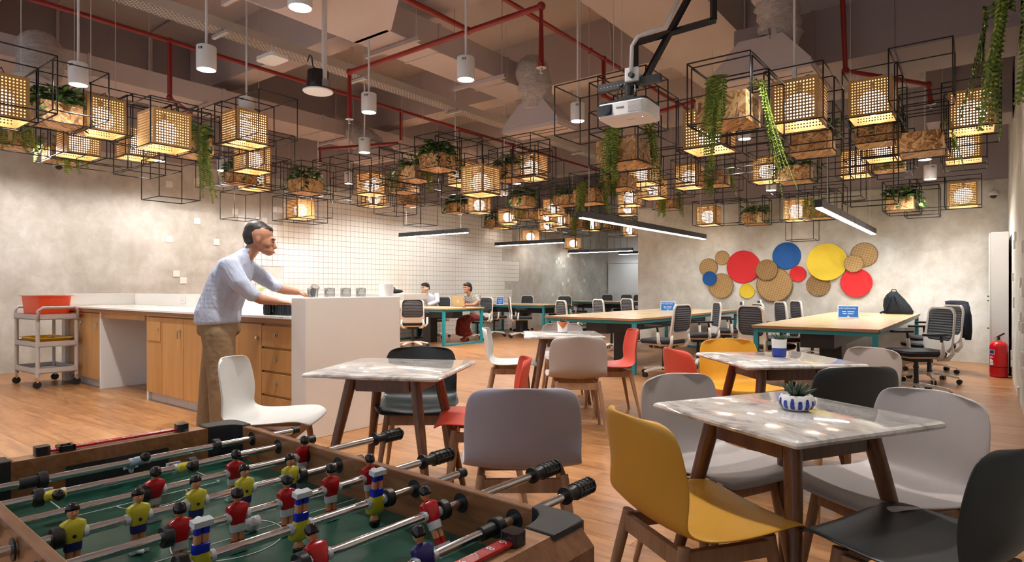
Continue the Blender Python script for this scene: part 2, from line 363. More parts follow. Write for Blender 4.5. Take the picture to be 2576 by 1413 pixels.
# tiles
TP = .113; Y0T = 6.80; TS = TP-.007
tile = MB().box(0, .010, -TS/2, TS/2, -TS/2, TS/2).mesh('tile')
tset = {}
NR = int(ZT/TP)
lim_l = {}; lim_r = {}
for r in range(NR):
    zc = (r+.5)*TP
    p = HY - (zc-CAMH)*131.5          # rough picture row near the left end of the tiling
    lim_l[r] = 0
    if 570 < p < 663: lim_l[r] = -7
    elif 663 <= p < 706: lim_l[r] = 0
    elif p >= 706: lim_l[r] = -9
    lim_r[r] = 64 if zc < 1.1 else (61 if zc < 1.35 else (67 if zc < 1.9 else (60 if zc < 2.3 else 64)))
for r in range(NR):
    for c in range(lim_l[r], lim_r[r]): tset[(c, r)] = 1
def tcell(px, py):
    p = onx(px, py, XL); return (int(math.floor((p.y-Y0T)/TP)), int(math.floor(p.z/TP)))
for px, py in ((433,468),(503,461),(487,558),(595,536),(610,552),(434,603),(550,610),(435,690),(453,706),(654,556),(668,557),(692,530),(706,531)): tset[tcell(px, py)] = 1
for qx, qy in ((488,447),(463,488),(511,490),(532,530),(556,532),(601,390),(778,462),(798,503),(530,703),(600,703),(793,704),(431,857),(748,807)): tset[tcell(1300+qx*.21226, 560+qy*.21226)] = 1
keys = sorted(tset, key=lambda k: (k[0] > 40, math.hypot(XL, Y0T+k[0]*TP)))
vis = [k for k in keys if (k[1]+.5)*TP > .95]
nb = set(vis[:300]); rest = MB(); gro = MB()
for (c, r) in keys:
    y, z = Y0T+(c+.5)*TP, (r+.5)*TP
    if (c, r) in nb: put(tile, 'tile', 'tile_white', wl, (XL, y, z))
    else: rest.box(XL, XL+.010, y-TS/2, y+TS/2, z-TS/2, z+TS/2)
rest.build('tiles_far', 'tile_white', wl)['kind'] = 'stuff'
for r in range(NR):
    gro.box(XL, XL+.004, Y0T+lim_l[r]*TP, Y0T+lim_r[r]*TP, r*TP, (r+1)*TP)
gro.build('grout', 'grout', wl)
rt = MB().box(-.018, 0, -.05, .05, -.05, .05).mesh('tile')
for qx, qy, o in [(1368,725,0),(1358,810,0),(1340,1150,0),(1350,1400,0),(1445,830,0),(1425,1210,0),(1445,1300,0)] + [(a_, b_, 300) for a_, b_ in ((1350,180),(1425,325),(1410,410),(1445,435),(1306,570),(1328,710),(1328,800),(1400,1100),(1440,740),(1440,850),(1450,910))]:
    p = onx(2226+qx*.2405, 420+qy*.2405+o, XR-.005)
    if p.y < YB-.1: put(rt, 'tile', 'tile_white', wr, (XR, p.y, p.z))
# ------------------------------------------------------------------ ceiling beams
def beam(name, lab, *b): o = struct(MB().box(*b).build(name, 'paint_slab')); o['label'] = lab; return o
beam('beam_cross_1', 'cross beam above the counter end', XL, -3.66, 5.05, 5.42, 4.46, ZC)
beam('beam_cross_2', 'cross beam over the middle of the room', XL, XR, 8.4, 8.8, 4.46, ZC)
beam('beam_cross_3', 'cross beam near the tray wall', XL, XR, 11.7, 12.1, 4.46, ZC)
beam('beam_cross_4', 'cross beam over the recess', XL, XO, 15.2, 15.6, 4.46, ZC)
beam('beam_cross_5', 'cross beam nearest the games table', XL, XR, 1.7, 2.1, 4.46, ZC)
beam('beam_long_1', 'broad lengthwise beam behind the projector', -3.66, -2.5, 0.4, YB, 4.44, ZC)
BEAMS = [(XL,-3.66,5.05,5.42),(XL,XR,8.4,8.8),(XL,XR,11.7,12.1),(XL,XO,15.2,15.6),(XL,XR,1.7,2.1),(-3.66,-2.5,.4,YB)]
DUCTS = [(-10.06,-9.3,.5,9.5,3.95),(-5.57,-5.02,4.4,7.25,3.9),(-5.57,-4.25,2.0,4.45,3.9),(-2.35,.27,7.4,8.35,3.6),(-.6,.27,9.6,10.3,3.3)]
def ceil_z(x, y):
    z = ZC
    for a, b, c, d in BEAMS:
        if a <= x <= b and c <= y <= d: z = min(z, 4.44 if (a, b) == (-3.66, -2.5) else 4.46)
    for a, b, c, d, e in DUCTS:
        if a <= x <= b and c <= y <= d: z = min(z, e)
    return z
# ------------------------------------------------------------------ ducts
def duct(label, b, mt='duct_paint', axis='y', seams=()):
    d = thing('air_duct', label, 'duct')
    MB().box(*b).build('duct_body', mt, d, bevel=.006)
    for s in seams:
        if axis == 'y': MB().box(b[0]-.012, b[1]+.012, s-.02, s+.02, b[4]-.012, b[5]+.012).build('flange', mt, d)
        else: MB().box(s-.02, s+.02, b[2]-.012, b[3]+.012, b[4]-.012, b[5]+.012).build('flange', mt, d)
    return d
d = duct('long rectangular duct running beside the left wall', (-10.06, -9.3, .5, 9.5, 3.95, 4.22), seams=(3.1, 4.9, 6.7))
for yy in (4.6, 7.2): MB().box(-10.2, -9.2, yy, yy+.05, 3.9, 3.94).build('hanger_bar', 'duct_paint', d)
d = duct('narrow rectangular duct feeding the hood in the middle', (-5.57, -5.02, 4.4, 7.25, 3.9, 4.22), seams=(5.2, 6.5))
MB().loft([[(-5.57,2.0,3.9),(-4.25,2.0,3.9),(-4.25,2.0,4.4),(-5.57,2.0,4.4)], [(-5.57,3.9,3.9),(-4.25,3.9,3.9),(-4.25,3.9,4.4),(-5.57,3.9,4.4)],
           [(-5.57,4.45,3.9),(-5.0,4.45,3.9),(-5.0,4.45,4.22),(-5.57,4.45,4.22)]]).build('plenum', 'duct_paint', d)
for yy in (3.0, 4.7, 6.2): MB().box(-5.75, -4.85, yy, yy+.045, 3.85, 3.895).build('hanger_bar', 'duct_paint', d)
for yy in (4.7, 6.2):
    for xx in (-5.72, -4.9): MB().cyl((xx, yy+.02, 3.85), (xx, yy+.02, ZC), .006, n=5).build('hanger_rod', 'grey_metal', d)
# rounded branch duct under the plenum
d = thing('branch_duct', 'curved grey duct stub under the wide duct at the top edge', 'duct')
MB().loft([[(-4.9+.42*math.cos(t), y, 3.88-.22*max(0, math.sin(t))) for t in [PI*i/10 for i in range(11)]] for y in (2.2, 2.7, 3.15)]).build('duct_body', 'duct_dark', d, smooth='auto')
d = duct('big dark duct crossing overhead beside the right wall', (-2.35, .27, 7.4, 8.35, 3.6, 4.2), 'duct_dark', 'x', (-1.5, -.75))
d = duct('square duct stub above the lockers by the right wall', (-.6, .27, 9.6, 10.3, 3.3, 4.0), 'duct_dark', 'x', (-.3,))
def flex(label, pts, r, seed=0):
    rnd = random.Random(seed); P = [Vector(p) for p in pts]; out = []; rs = []
    n = 9
    for i in range(len(P)-1):
        p0 = P[max(i-1,0)]; p1 = P[i]; p2 = P[i+1]; p3 = P[min(i+2,len(P)-1)]
        for k in range(n):
            t = k/n; out.append(.5*((2*p1)+(p2-p0)*t+(2*p0-5*p1+4*p2-p3)*t*t+(3*p1-p0-3*p2+p3)*t**3))
    out.append(P[-1])
    for i in range(len(out)): rs.append(r*(1+.09*math.sin(i*2.3+seed)+rnd.uniform(-.05,.05)))
    d = thing('flexible_duct', label, 'duct'); MB().tube(out, rs, 18).build('sleeve', 'flex_duct', d, smooth=True)
    for e, q in ((0, 1), (-1, -2)):
        ax = (out[q]-out[e]).normalized(); MB().cyl(out[e]+ax*.02, out[e]+ax*.07, rs[e]*1.05, n=18).build('clamp_ring', 'duct_paint', d, smooth='auto')
    return d
def hood(label, c, w, dpt, h, rz=0):
    d = thing('duct_hood', label, 'air diffuser', c, rz)
    MB().loft([[(-w/2,-dpt/2,0),(w/2,-dpt/2,0),(w/2,dpt/2,0),(-w/2,dpt/2,0)], [(-w/2,-dpt/2,.09),(w/2,-dpt/2,.09),(w/2,dpt/2,.09),(-w/2,dpt/2,.09)],
               [(-w*.22,-dpt*.4,h),(w*.22,-dpt*.4,h),(w*.22,dpt*.4,h),(-w*.22,dpt*.4,h)]]).build('hood_shell', 'duct_paint', d)
    for k in (-1, 1): MB().box(-w*.48, w*.48, k*dpt*.14-.009, k*dpt*.14+.009, -.003, .012).build('air_slot', 'black_plastic', d)
    MB().box(-w*.5-.015, w*.5+.015, -dpt*.5-.015, dpt*.5+.015, .0, .02).xf(Matrix.Translation((0,0,.03))).build('rim', 'duct_paint', d)
    return d
# middle hood with its sleeve
H1 = at(1355, 333, 8.0)
hood('pale trapezoid air hood hanging over the middle of the room', H1, .85, .42, .36, 0)
flex('crumpled white duct sleeve dropping into the middle hood', [(-5.3, 7.2, 4.06), (-5.25, 7.5, 4.05), (H1.x-.02, H1.y-.12, H1.z+.75), (H1.x, H1.y, H1.z+.33)], .2, 1)
# right hood
H2 = at(1925, 208, 6.6)
hood('trapezoid air hood behind the tall pendant boxes', H2, 1.0, .5, .42, 0)
flex('thick crumpled white duct sleeve hanging at the top right', [at(1935, -60, 6.5), at(1955, 20, 6.5), at(1960, 100, 6.55), (H2.x+.02, H2.y, H2.z+.4)], .21, 2)
# left sleeves
flex('crumpled duct sleeve elbow above the leftmost lamps', [(-9.45, 2.55, 4.08), (-9.1, 2.5, 4.05), (-8.85, 2.45, 3.8), (-8.75, 2.35, 3.45)], .22, 3)
flex('long crumpled duct sleeve beside the left wall', [(-9.6, .6, 3.7), (-9.5, 1.2, 3.6), (-9.45, 1.6, 3.5), (-9.4, 2.0, 3.3)], .2, 4)
p = at(880, 325, 11.5); q = at(945, 368, 11.0)
flex('crumpled duct sleeve under the duct by the left wall', [(p.x-.5, p.y-.1, p.z+.12), p, at(915, 345, 11.2), q], .18, 5)
hood('flat air hood close to the tiled wall', at(940, 405, 11.0), .9, .4, .3)
p = at(1170, 372, 12.5)
flex('crumpled duct sleeve behind the middle planters', [at(1120, 360, 13), p, at(1215, 378, 12.2), at(1240, 420, 12)], .2, 6)

# ------------------------------------------------------------------ sprinkler pipes
def pipe(name, label, runs, heads=(), r=.027, fit=()):
    t = thing(name, label, 'pipe')
    for k, pts in enumerate(runs): MB().tube(pts, r, 10).build('pipe_run', 'pipe_red', t, smooth='auto')
    for p in fit:
        MB().ell(p, r*1.5, 10, 6).build('fitting', 'pipe_red', t, smooth=True)
    for p in heads:
        p = Vector(p)
        MB().cyl(p+Vector((0,0,.06)), p+Vector((0,0,.02)), r*1.15, n=10).build('head_socket', 'pipe_red', t)
        MB().lathe([(.045,.02),(.047,.016),(.012,.012),(.010,-.02),(.016,-.025),(.016,-.03),(.003,-.031)], 12, p).build('sprinkler_head', 'steel', t, smooth='auto')
    return t
X1, Z1 = -7.94, 4.2
yy = onz(427, 103, Z1).y; y2 = onz(1005, 280, Z1).y; y3 = onz(1345, 355, Z1).y; q = at(480, 285, 8.2)
pipe('sprinkler_pipe', 'long red sprinkler pipe running beside the cable tray', [[(X1, 1.0, Z1), (X1, 15, Z1)], [(X1, yy, Z1), (X1, yy, 3.5), tuple(q)],
      [(X1, y2, Z1), (X1, y2, 3.7)], [(X1, y3, Z1), (X1, y3, 3.8)]], fit=[(X1, yy, Z1), (X1, yy, 3.5), (X1, y2, Z1), (X1, y3, Z1), (X1, 5.5, Z1)])
pipe('sprinkler_pipe', 'red pipe frame crossing the ceiling with two sprinkler drops', [[(-5.91, 4.62, 3.16), (-5.91, 4.62, 3.7), (-3.16, 4.58, 3.7), (-3.16, 4.58, 3.16)], [(-4.05, 4.6, 3.72), (-4.05, 1.0, 3.72)]],
     [(-5.91, 4.62, 3.13), (-3.16, 4.58, 3.13)], fit=[(-5.91, 4.62, 3.7), (-3.16, 4.58, 3.7), (-4.05, 4.6, 3.71)])
X2 = -4.0; ya = onz(1510, 150, 4.2).y
pipe('sprinkler_pipe', 'red sprinkler pipe passing behind the projector arm', [[(X2, 3.6, 4.2), (X2, 11.65, 4.2)], [(X2, ya, 4.2), (X2, ya, 3.72), tuple(at(1560, 265, 7.6))], [at(1590, 302, 8.6), at(1742, 256, 7.6), at(1742, 300, 7.6)]],
     fit=[(X2, ya, 4.2), (X2, ya, 3.72), (X2, ya-.35, 4.2), at(1742, 256, 7.6)])
pipe('sprinkler_pipe', 'red riser pipe in front of the big dark duct', [[at(2117, -60, 6.4), at(2127, 178, 6.42), at(2335, 213, 6.6), at(2342, 262, 6.6)]], [at(2342, 266, 6.6)], fit=[at(2127, 178, 6.42), at(2335, 213, 6.6)])
p = at(805, 375, 10.5)
pipe('sprinkler_pipe', 'short red sprinkler branch near the tiled wall', [[at(806, 408, 10.5), p, at(1000, 360, 9.6)]], [at(806, 412, 10.5)], r=.024, fit=[p])

# ------------------------------------------------------------------ cable tray
ct = thing('cable_tray', 'perforated metal cable tray slung along the ceiling', 'cable tray')
tx = -6.72
MB().box(tx-.11, tx+.11, .8, 15, 4.0, 4.006).build('tray_base', 'tray_steel', ct)
for s in (-1, 1):
    m = MB(); m.box(-.004, .004, .8, 15, 0, .11); o = m.build('tray_side', 'tray_steel', ct, loc=(tx+s*.11, 0, 4.0))
for k in range(7):
    MB().cyl((tx-.14, 1.6+k*1.9, 3.99), (tx-.14, 1.6+k*1.9, ZC), .006, n=5).build('hanger_rod', 'grey_metal', ct)
    MB().box(tx-.16, tx+.16, 1.58+k*1.9, 1.62+k*1.9, 3.96, 3.995).build('hanger_bar', 'grey_metal', ct)
MB().tube([(tx+.02, .8, 4.05), (tx+.02, 15, 4.05)], .02, 8).build('cable', 'rod_white', ct)

# thin conduits dropping from the slab
for k, (px, py, zc, b) in enumerate(((145, 60, 8.5, 'left'), (880, 40, 8, ''), (1440, 60, 8.0, ''), (700, 30, 9, ''))): pass
cn = thing('conduit', 'pale conduit bent along the left wall under the ceiling', 'conduit')
a = onx(145, 30, XL+.05); MB().tube([(XL+.9, a.y-.1, ZC-.03), (XL+.10, a.y, ZC-.05), (XL+.05, a.y, ZC-.12), (XL+.05, a.y, 4.1)], .022, 8).build('tube', 'duct_paint', cn, smooth='auto')
cn = thing('conduit', 'pale conduit bent along the left wall between the lamps', 'conduit')
a = onx(380, 60, XL+.05); MB().tube([(XL+.7, a.y, ZC-.03), (XL+.10, a.y, ZC-.05), (XL+.05, a.y, ZC-.12), (XL+.05, a.y, 4.1)], .022, 8).build('tube', 'duct_paint', cn, smooth='auto')
cn = thing('conduit', 'thin conduit running across the slab to the cross beam', 'conduit')
MB().tube([(-5.0, 5.6, ZC-.02), (-4.6, 7.6, ZC-.02), (-4.5, 8.3, ZC-.05), (-4.5, 8.38, 4.9), (-4.5, 8.38, 4.5)], .016, 8).build('tube', 'grey_metal', cn, smooth='auto')

# ------------------------------------------------------------------ cylinder downlights (with their lamps)
def downlight(px, py, z, label, power=1.0, dia=.165, angle=112, spot=True, blend=.75):
    p = onz(px, py, z) if isinstance(z, float) else z
    t = thing('pendant_downlight', label, 'ceiling light', p, group='white cylinder downlights')
    r = dia/2
    MB().lathe([(r*.98,0),(r,.01),(r,.20),(r*.97,.205),(.01,.206)], 24, cap=False).build('housing', 'paint_white', t, smooth='auto')
    MB().lathe([(r*.90,.012),(.001,.012)], 24).build('lens', 'lens_glow', t)
    MB().lathe([(r*.99,.0),(r*.9,.0),(r*.9,.03)], 24, cap=False).build('trim_ring', 'paint_white', t)
    for k in range(3): MB().cbox((r*math.sin(.5)+.0, -r*math.cos(.5)+0, .17), (.006, .006, .022), .5, 0, 0).xf(Matrix.Translation((k*.012-.012, k*.006-.006, 0))).build('vent_slot', 'black_plastic', t)
    MB().cyl((0,0,.2), (0,0,ceil_z(p.x, p.y)-p.z), .011, n=8).build('stem', 'rod_white', t)
    if spot:
        ld = bpy.data.lights.new('spot', 'SPOT'); ld.energy = SPOT_W*power; ld.spot_size = R(angle); ld.spot_blend = blend; ld.shadow_soft_size = .06; ld.color = (1.0, .955, .90)
        lo = bpy.data.objects.new('bulb_light', ld); COL.objects.link(lo); lo.parent = t; lo.location = (0, 0, -.005)
    return t
DL = 3.1
for px, py, lab in ((197, 214, 'white cylinder downlight among the leftmost lamp cages'), (519, 176, 'white cylinder downlight in front of the red pipe over the counter'),
                    (755, 20, 'white cylinder downlight cut by the top edge of the photo'), (1172, 201, 'white cylinder downlight below the middle of the red pipe frame'),
                    (928, 283, 'white cylinder downlight next to the black ceiling speaker'), (917, 384, 'white cylinder downlight above the cages by the tiled wall'),
                    (1453, 305, 'white cylinder downlight behind the projector'), (1873, 350, 'white cylinder downlight glowing between trailing ferns'),
                    (2060, -30, 'white cylinder downlight cut off above the tall pendant lamp')):
    downlight(px, py, DL, lab)
for px, py, lab, z in ((878, 462, 'small distant downlight over the start of the tiled wall', 3.05), (1145, 418, 'small distant downlight above the laptop desk', 3.3), (1268, 492, 'small distant downlight near the tiled wall cages', 2.95),
                    (1300, 462, 'small distant downlight behind the middle lamps', 3.1), (2327, 402, 'small downlight behind the right-hand planters', 2.95), (2340, 451, 'small downlight just in front of the tray wall', 2.75), (1940, 479, 'small downlight over the tray wall', 2.8), (620, 292, 'white cylinder downlight hidden behind a lamp over the counter', 3.1)):
    downlight(px, py, z, lab, .8 if px > 1500 else 1.2, angle=140)
for px, lab in ((62, 'small added downlight close to the plaster wall behind the leftmost lamps'), (400, 'small added downlight close to the plaster wall behind the counter lamps'), (560, 'small added downlight close to the plaster wall left of the first tiles'), (800, 'small added downlight close to the first white tiles'), (1010, 'small added downlight close to the tiles above the laptop desk'), (1150, 'small added downlight close to the tiles behind the centre lamps'), (1290, 'small added downlight close to the tiles over the second desk'), (1440, 'small added downlight close to the end of the tiling')):  # wall washers added to brighten the plaster and tiles of the left wall
    r_ = (px-CX)/F; zc = -9.45/(r_*CT-ST); x, y = c2w(r_*zc, zc); downlight(0, 0, Vector((x, y, 3.0)), lab, .46 if px < 600 else .40, angle=160, blend=.35)
# downlights added out of frame, near and behind the camera, to brighten the room
for x, y, lab in ((-3.2, .2, 'added white cylinder downlight over the games table, out of frame'), (-6.5, .4, 'added white cylinder downlight left of the games table, out of frame'), (-9.4, .6, 'added white cylinder downlight in the near left corner, out of frame'), (-.9, 2.2, 'added white cylinder downlight above the marble tables, out of frame'), (-2.2, 3.0, 'added white cylinder downlight high above the lilac chair, out of frame')):
    downlight(0, 0, Vector((x, y, DL)), lab, .45)

# ------------------------------------------------------------------ black ceiling speaker
S = at(800, 232, 5.9)
t = thing('ceiling_speaker', 'black cylinder speaker with white disc hanging from a bracket', 'speaker', S)
MB().lathe([(.05,.0),(.135,.0),(.142,.008),(.135,.016),(.02,.016)], 28).build('grille_disc', 'paint_white', t, smooth='auto')
MB().lathe([(.136,.016),(.142,.02),(.136,.026),(.05,.026)], 28).build('rim', 'black_plastic', t, smooth='auto')
MB().lathe([(.098,.026),(.104,.03),(.104,.185),(.097,.198),(.01,.199)], 24).build('speaker_can', 'black_gloss', t, smooth='auto')
MB().box(.085,.115,-.02,.02,.04,ZC-S.z-.8).build('bracket', 'rod_white', t)
MB().box(.03,.17,-.06,.06,ZC-S.z-.80,ZC-S.z-.79).build('mount_plate', 'rod_white', t)
MB().box(.08,.13,-.03,.03,.03,.10).build('clamp', 'steel', t)
MB().tube([(0,0,.21),(-.05,-.02,.25),(-.10,0,.36),(-.16,.02,.40),(-.2,.02,.34)], .007, 6).build('cord', 'black_plastic', t)
for sgn, px, py, nm in ((1, 685, 148, 'white wireless box fixed under the cable tray'),):
    w = at(px, py, 6.6); t = thing('access_point', nm, 'wifi box', w); MB().rbox(-.16,.16,-.11,.11,-.02,.02,.05,5).build('shell', 'paint_white', t); MB().cyl((0,0,.02),(0,0,.15),.01,n=6).build('bracket', 'rod_white', t)
for px, py, zc, nm in ((147, 415, 8.0, 'white dome camera on the plaster wall under the lamps'),):
    w = onx(px, py, XL+.08); t = thing('security_camera', nm, 'camera', w); MB().rbox(-.08,.06,-.06,.06,-.02,.06,.02).build('body', 'paint_white', t); MB().ell((.02,0,-.03),(.045,.045,.04)).build('dome', 'black_gloss', t, smooth=True); MB().cyl((-.06,0,.05),(-.06,0,.25),.012,n=8).build('conduit', 'rod_white', t)
w = ony(2499, 490, YB-.09); t = thing('security_camera', 'white dome camera on the tray wall by the corner', 'camera', w); MB().lathe([(.06,-.01),(.065,.0),(.065,.04),(.05,.06),(.01,.06)], 18).build('body', 'paint_white', t, smooth='auto'); MB().ell((0,0,-.015),(.045,.045,.04)).build('dome', 'black_gloss', t, smooth=True)
MB().box(-.02,.02,.04,.085,.01,.04).build('bracket', 'rod_white', t)

# ------------------------------------------------------------------ projector on its arm
PZ = 3.75
P = at(1583, 303, PZ)
t = thing('projector', 'white projector hung upside down on a black arm', 'projector', P, R(4))
k = rrect(-.155, .155, -.13, .13, .04, 5)
MB().prism(k, 0, .085).build('case', 'paint_white', t, smooth='auto', bevel=.006); MB().prism(rrect(-.15,.15,-.125,.125,.04,5), .085, .098).build('base_plate', 'black_plastic', t)
MB().box(-.15,-.055,-.1335,-.128,.012,.075).build('lens_bay', 'black_gloss', t); MB().cyl((-.085,-.14,.044),(-.085,-.12,.044),.026,n=20).build('lens', 'black_gloss', t, smooth='auto')
for i in range(9): MB().box(.045,.13,-.1325,-.1285,.018+i*.007,.0215+i*.007).build('vent_slat', 'grey_metal', t)
text('EPSON', 'lettering', 'black_plastic', t, (-.005,-.1312,.05), (PI/2,PI,0), .016)
text('EPSON', 'lettering', 'grey_metal', t, (.02,-.02,-.0006), (PI,0,0), .018)
MB().ell((.10,-.04,0),(.004,.004,.002)).build('status_light', 'led_blue', t)
MB().cyl((0,0,.098),(0,0,.20),.028,n=12).build('ball_joint', 'black_plastic', t); MB().box(-.05,.05,-.05,.05,.10,.135).build('mount_claw', 'black_plastic', t)
MB().box(-.20,.20,-.018,.018,.20,.245).build('slotted_bar', 'black_plastic', t)
for i in range(8): MB().box(-.18+i*.022,-.176+i*.022,-.0192,-.017,.218,.222).build('bolt_hole', 'rod_white', t)
for s in (-1, 1): MB().tube([(.02*s,.0,.24),(.05*s,-.03,.2),(.06*s,-.05,.15),(.05*s,-.03,.10)], .005, 6).build('cord', 'black_plastic', t)
t = thing('projector_bracket', 'black square-tube arm bracing the projector to the ceiling', 'bracket')
B0 = at(1597, 230, PZ); r = .022
for pts in ([at(1795, -80, PZ), at(1795, 52, PZ)], [at(1799, 50, PZ), at(1598, 108, PZ)], [at(1598, 104, PZ), at(1598, 225, PZ)], [at(1745, -30, PZ), at(1612, 218, PZ)]):
    MB().tube(pts, r, 4).build('square_tube', 'black_gloss', t)
MB().tube([at(1725, -40, PZ-.06), at(1672, 70, PZ-.06), at(1640, 78, PZ-.06), at(1605, 92, PZ-.06), at(1590, 115, PZ-.06), at(1588, 180, PZ-.06)], .012, 8).build('cable_sleeve', 'rod_white', t, smooth=True)
w = at(1592, 190, PZ-.03); MB().cbox(w, (.085,.06,.085), TH*.0+R(10)).build('socket_box', 'rod_white', t, bevel=.006)
q = at(1585, 187, PZ-.08); MB().cyl(q, q+Vector((0,.05,0)), .016, n=10).build('plug', 'black_plastic', t)

# ------------------------------------------------------------------ linear pendants
def linear(label, x0, x1, y0, y1, z, drops):
    t = thing('linear_light', label, 'pendant light', group='black linear pendants')
    w = .04
    if abs(x1-x0) > abs(y1-y0): ya, xa, xb = y0, x0, x1; m = lambda: MB().box(xa, xb, ya-w, ya+w, z+.012, z+.10); e = MB().box(xa+.02, xb-.02, ya-w*.75, ya+w*.75, z, z+.011); cc = [(xa+(xb-xa)*f, ya) for f in drops]; seg = [MB().box(xx-.004, xx+.004, ya-w-.002, ya+w+.002, z+.01, z+.102) for xx in [xa+(xb-xa)*k/3 for k in (1, 2)]]
    else: xa = x0; m = lambda: MB().box(xa-w, xa+w, y0, y1, z+.012, z+.10); e = MB().box(xa-w*.75, xa+w*.75, y0+.02, y1-.02, z, z+.011); cc = [(xa, y0+(y1-y0)*f) for f in drops]; seg = [MB().box(xa-w-.002, xa+w+.002, yy-.004, yy+.004, z+.01, z+.102) for yy in [y0+(y1-y0)*k/4 for k in (1, 2, 3)]]
    m().build('housing', 'black_plastic', t, bevel=.003); e.build('diffuser', 'tube_light', t)
    for s in seg: s.build('joint', 'black_gloss', t)
    for x, y in cc: MB().cyl((x, y, z+.1), (x, y, ceil_z(x, y)), .004, n=5).build('drop_wire', 'rod_white', t)
    return t
linear('black linear pendant over the desk with the laptop', -10.0, -8.05, 9.15, 9.15, 2.25, (.1, .9))
linear('black linear pendant over the second desk along the tiles', -10.1, -8.0, 12.55, 12.55, 2.25, (.1, .95))
linear('black linear pendant over the farthest desk', -10.4, -8.2, 16.6, 16.6, 2.25, (.1, .9))
linear('black linear pendant at the far end, half hidden by the wall corner', -9.9, -8.1, 19.0, 19.0, 2.3, (.1, .9))
linear('long black linear pendant over the middle work table', -4.27, -4.27, 7.1, 11.7, 2.1, (.05, .95))
linear('black linear pendant above the right work table', -1.47, -1.47, 7.55, 11.9, 2.06, (.12, .9))
# ------------------------------------------------------------------ kitchen counter
KY, KB = 2.85, 3.72           # front and back of the peninsula
WT = .95
t = thing('kitchen_worktop', 'long white polished worktop of the kitchen counter', 'worktop', (0,0,0))
MB().box(-9.24, -4.34, KY-.03, KB-.10, WT-.022, WT).build('slab', 'counter_top', t, bevel=.003)
MB().box(-9.24, -4.34, KY-.02, KB-.10, WT-.06, WT-.0225).build('ply_edge', 'ply_edge', t)
t = thing('counter_ledge', 'raised white ledge along the back of the kitchen counter', 'ledge')
MB().box(-9.30, -4.34, KB-.10, KB, .0, 1.10).build('back_ledge', 'counter_top', t, bevel=.003)
MB().box(-9.36, -9.24, KY-.04, KB, .0, 1.10).build('end_ledge', 'counter_top', t, bevel=.003)
MB().box(-6.2, -4.40, KB+.36, KB+.66, 1.06, 1.12).build('rear_ledge', 'quartz', t, bevel=.003); MB().box(-6.2, -4.72, KB+.42, KB+.58, 0, 1.06).build('rear_wall', 'quartz', t)
t = thing('end_panel', 'speckled pale stone end wall of the kitchen counter', 'counter end')
MB().box(-4.34, -4.15, KY-.02, KB+.08, 0, 1.10).build('stone_panel', 'quartz', t, bevel=.004)
def cabinet(label, x0, x1, doors=1, drawers=0, flap=False, knob='key'):
    t = thing('base_cabinet', label, 'cabinet', ((x0+x1)/2, KY, 0)); w = (x1-x0)/2
    MB().box(-w+.002, w-.002, .02, KB-.12-KY, .09, WT-.062).build('carcass', 'maple', t)
    MB().box(-w+.002, w-.002, .05, .07, .0, .09).build('plinth', 'grey_metal', t)
    if drawers:
        h = (WT-.07-.10)/drawers
        for k in range(drawers):
            d = MB().box(-w+.004, w-.004, .0, .02, .10+k*h+.006, .10+(k+1)*h-.014).build('drawer', 'maple', t, bevel=.002)
            MB().lathe([(.006,0),(.014,.006),(.014,.018),(.004,.02)], 12).xf(Matrix.Translation((0,0,.10+(k+.55)*h)) @ Matrix.Rotation(PI/2,4,'X')).build('knob', 'chrome', d, smooth='auto')
    else:
        for k in range(doors):
            a, b = -w+2*w*k/doors+.003, -w+2*w*(k+1)/doors-.003
            d = MB().box(a, b, .0, .02, .095, WT-.075).build('door', 'maple', t, bevel=.002)
            MB().lathe([(.006,0),(.014,.006),(.014,.018),(.004,.02)], 12).xf(Matrix.Translation((b-.06,0,WT-.19)) @ Matrix.Rotation(PI/2,4,'X')).build('knob', 'chrome', d, smooth='auto')
            if knob == 'key':
                MB().box(b-.064, b-.056, -.032, -.02, WT-.27, WT-.20).build('key', 'steel', d)
        if flap: MB().box(-w+.02, w-.03, -.006, .0, WT-.32, WT-.12).build('flap', 'maple', t, bevel=.002)
    return t
cabinet('maple cabinet at the left end beside the trolley', -9.2, -8.24, 2)
cabinet('narrow maple cabinet with a small square flap', -6.99, -6.63, 1, flap=True, knob='')
cabinet('maple cabinet with a key in its lock', -6.63, -6.18, 1)
cabinet('maple cabinet left of the standing man', -6.18, -5.7, 1, knob='')
cabinet('maple cabinet hidden behind the standing man', -5.7, -5.25, 1, knob='')
cabinet('maple cabinet with a round knob next to the drawers', -5.25, -4.80, 1, knob='')
cabinet('maple stack of four drawers at the stone end', -4.80, -4.345, drawers=4)
t = thing('knee_recess', 'white open knee space in the counter', 'recess')
MB().box(-8.24, -8.2, KY, KB-.1, 0, WT-.062).build('side_panel', 'paint_white', t); MB().box(-7.03, -6.99, KY+.02, KB-.1, 0, WT-.062).build('side_panel', 'paint_white', t)
MB().box(-8.2, -7.03, KB-.16, KB-.11, 0, WT-.062).build('back_panel', 'paint_white', t); MB().box(-8.2, -7.03, KY+.0, KY+.02, WT-.12, WT-.062).build('top_rail', 'maple', t)
def outlet(x): 
    t = thing('power_outlet', 'white double power outlet on the counter ledge', 'outlet', (x, KB-.101, 1.02)); MB().box(-.06,.06,-.008,0,-.04,.04).build('plate', 'white_gloss', t, bevel=.003)
    for s in (-1, 1): MB().cyl((s*.025,-.0095,0),(s*.025,-.006,0),.014,n=12).build('socket', 'grey_metal', t)
outlet(ony(461, 745, KB-.1).x)

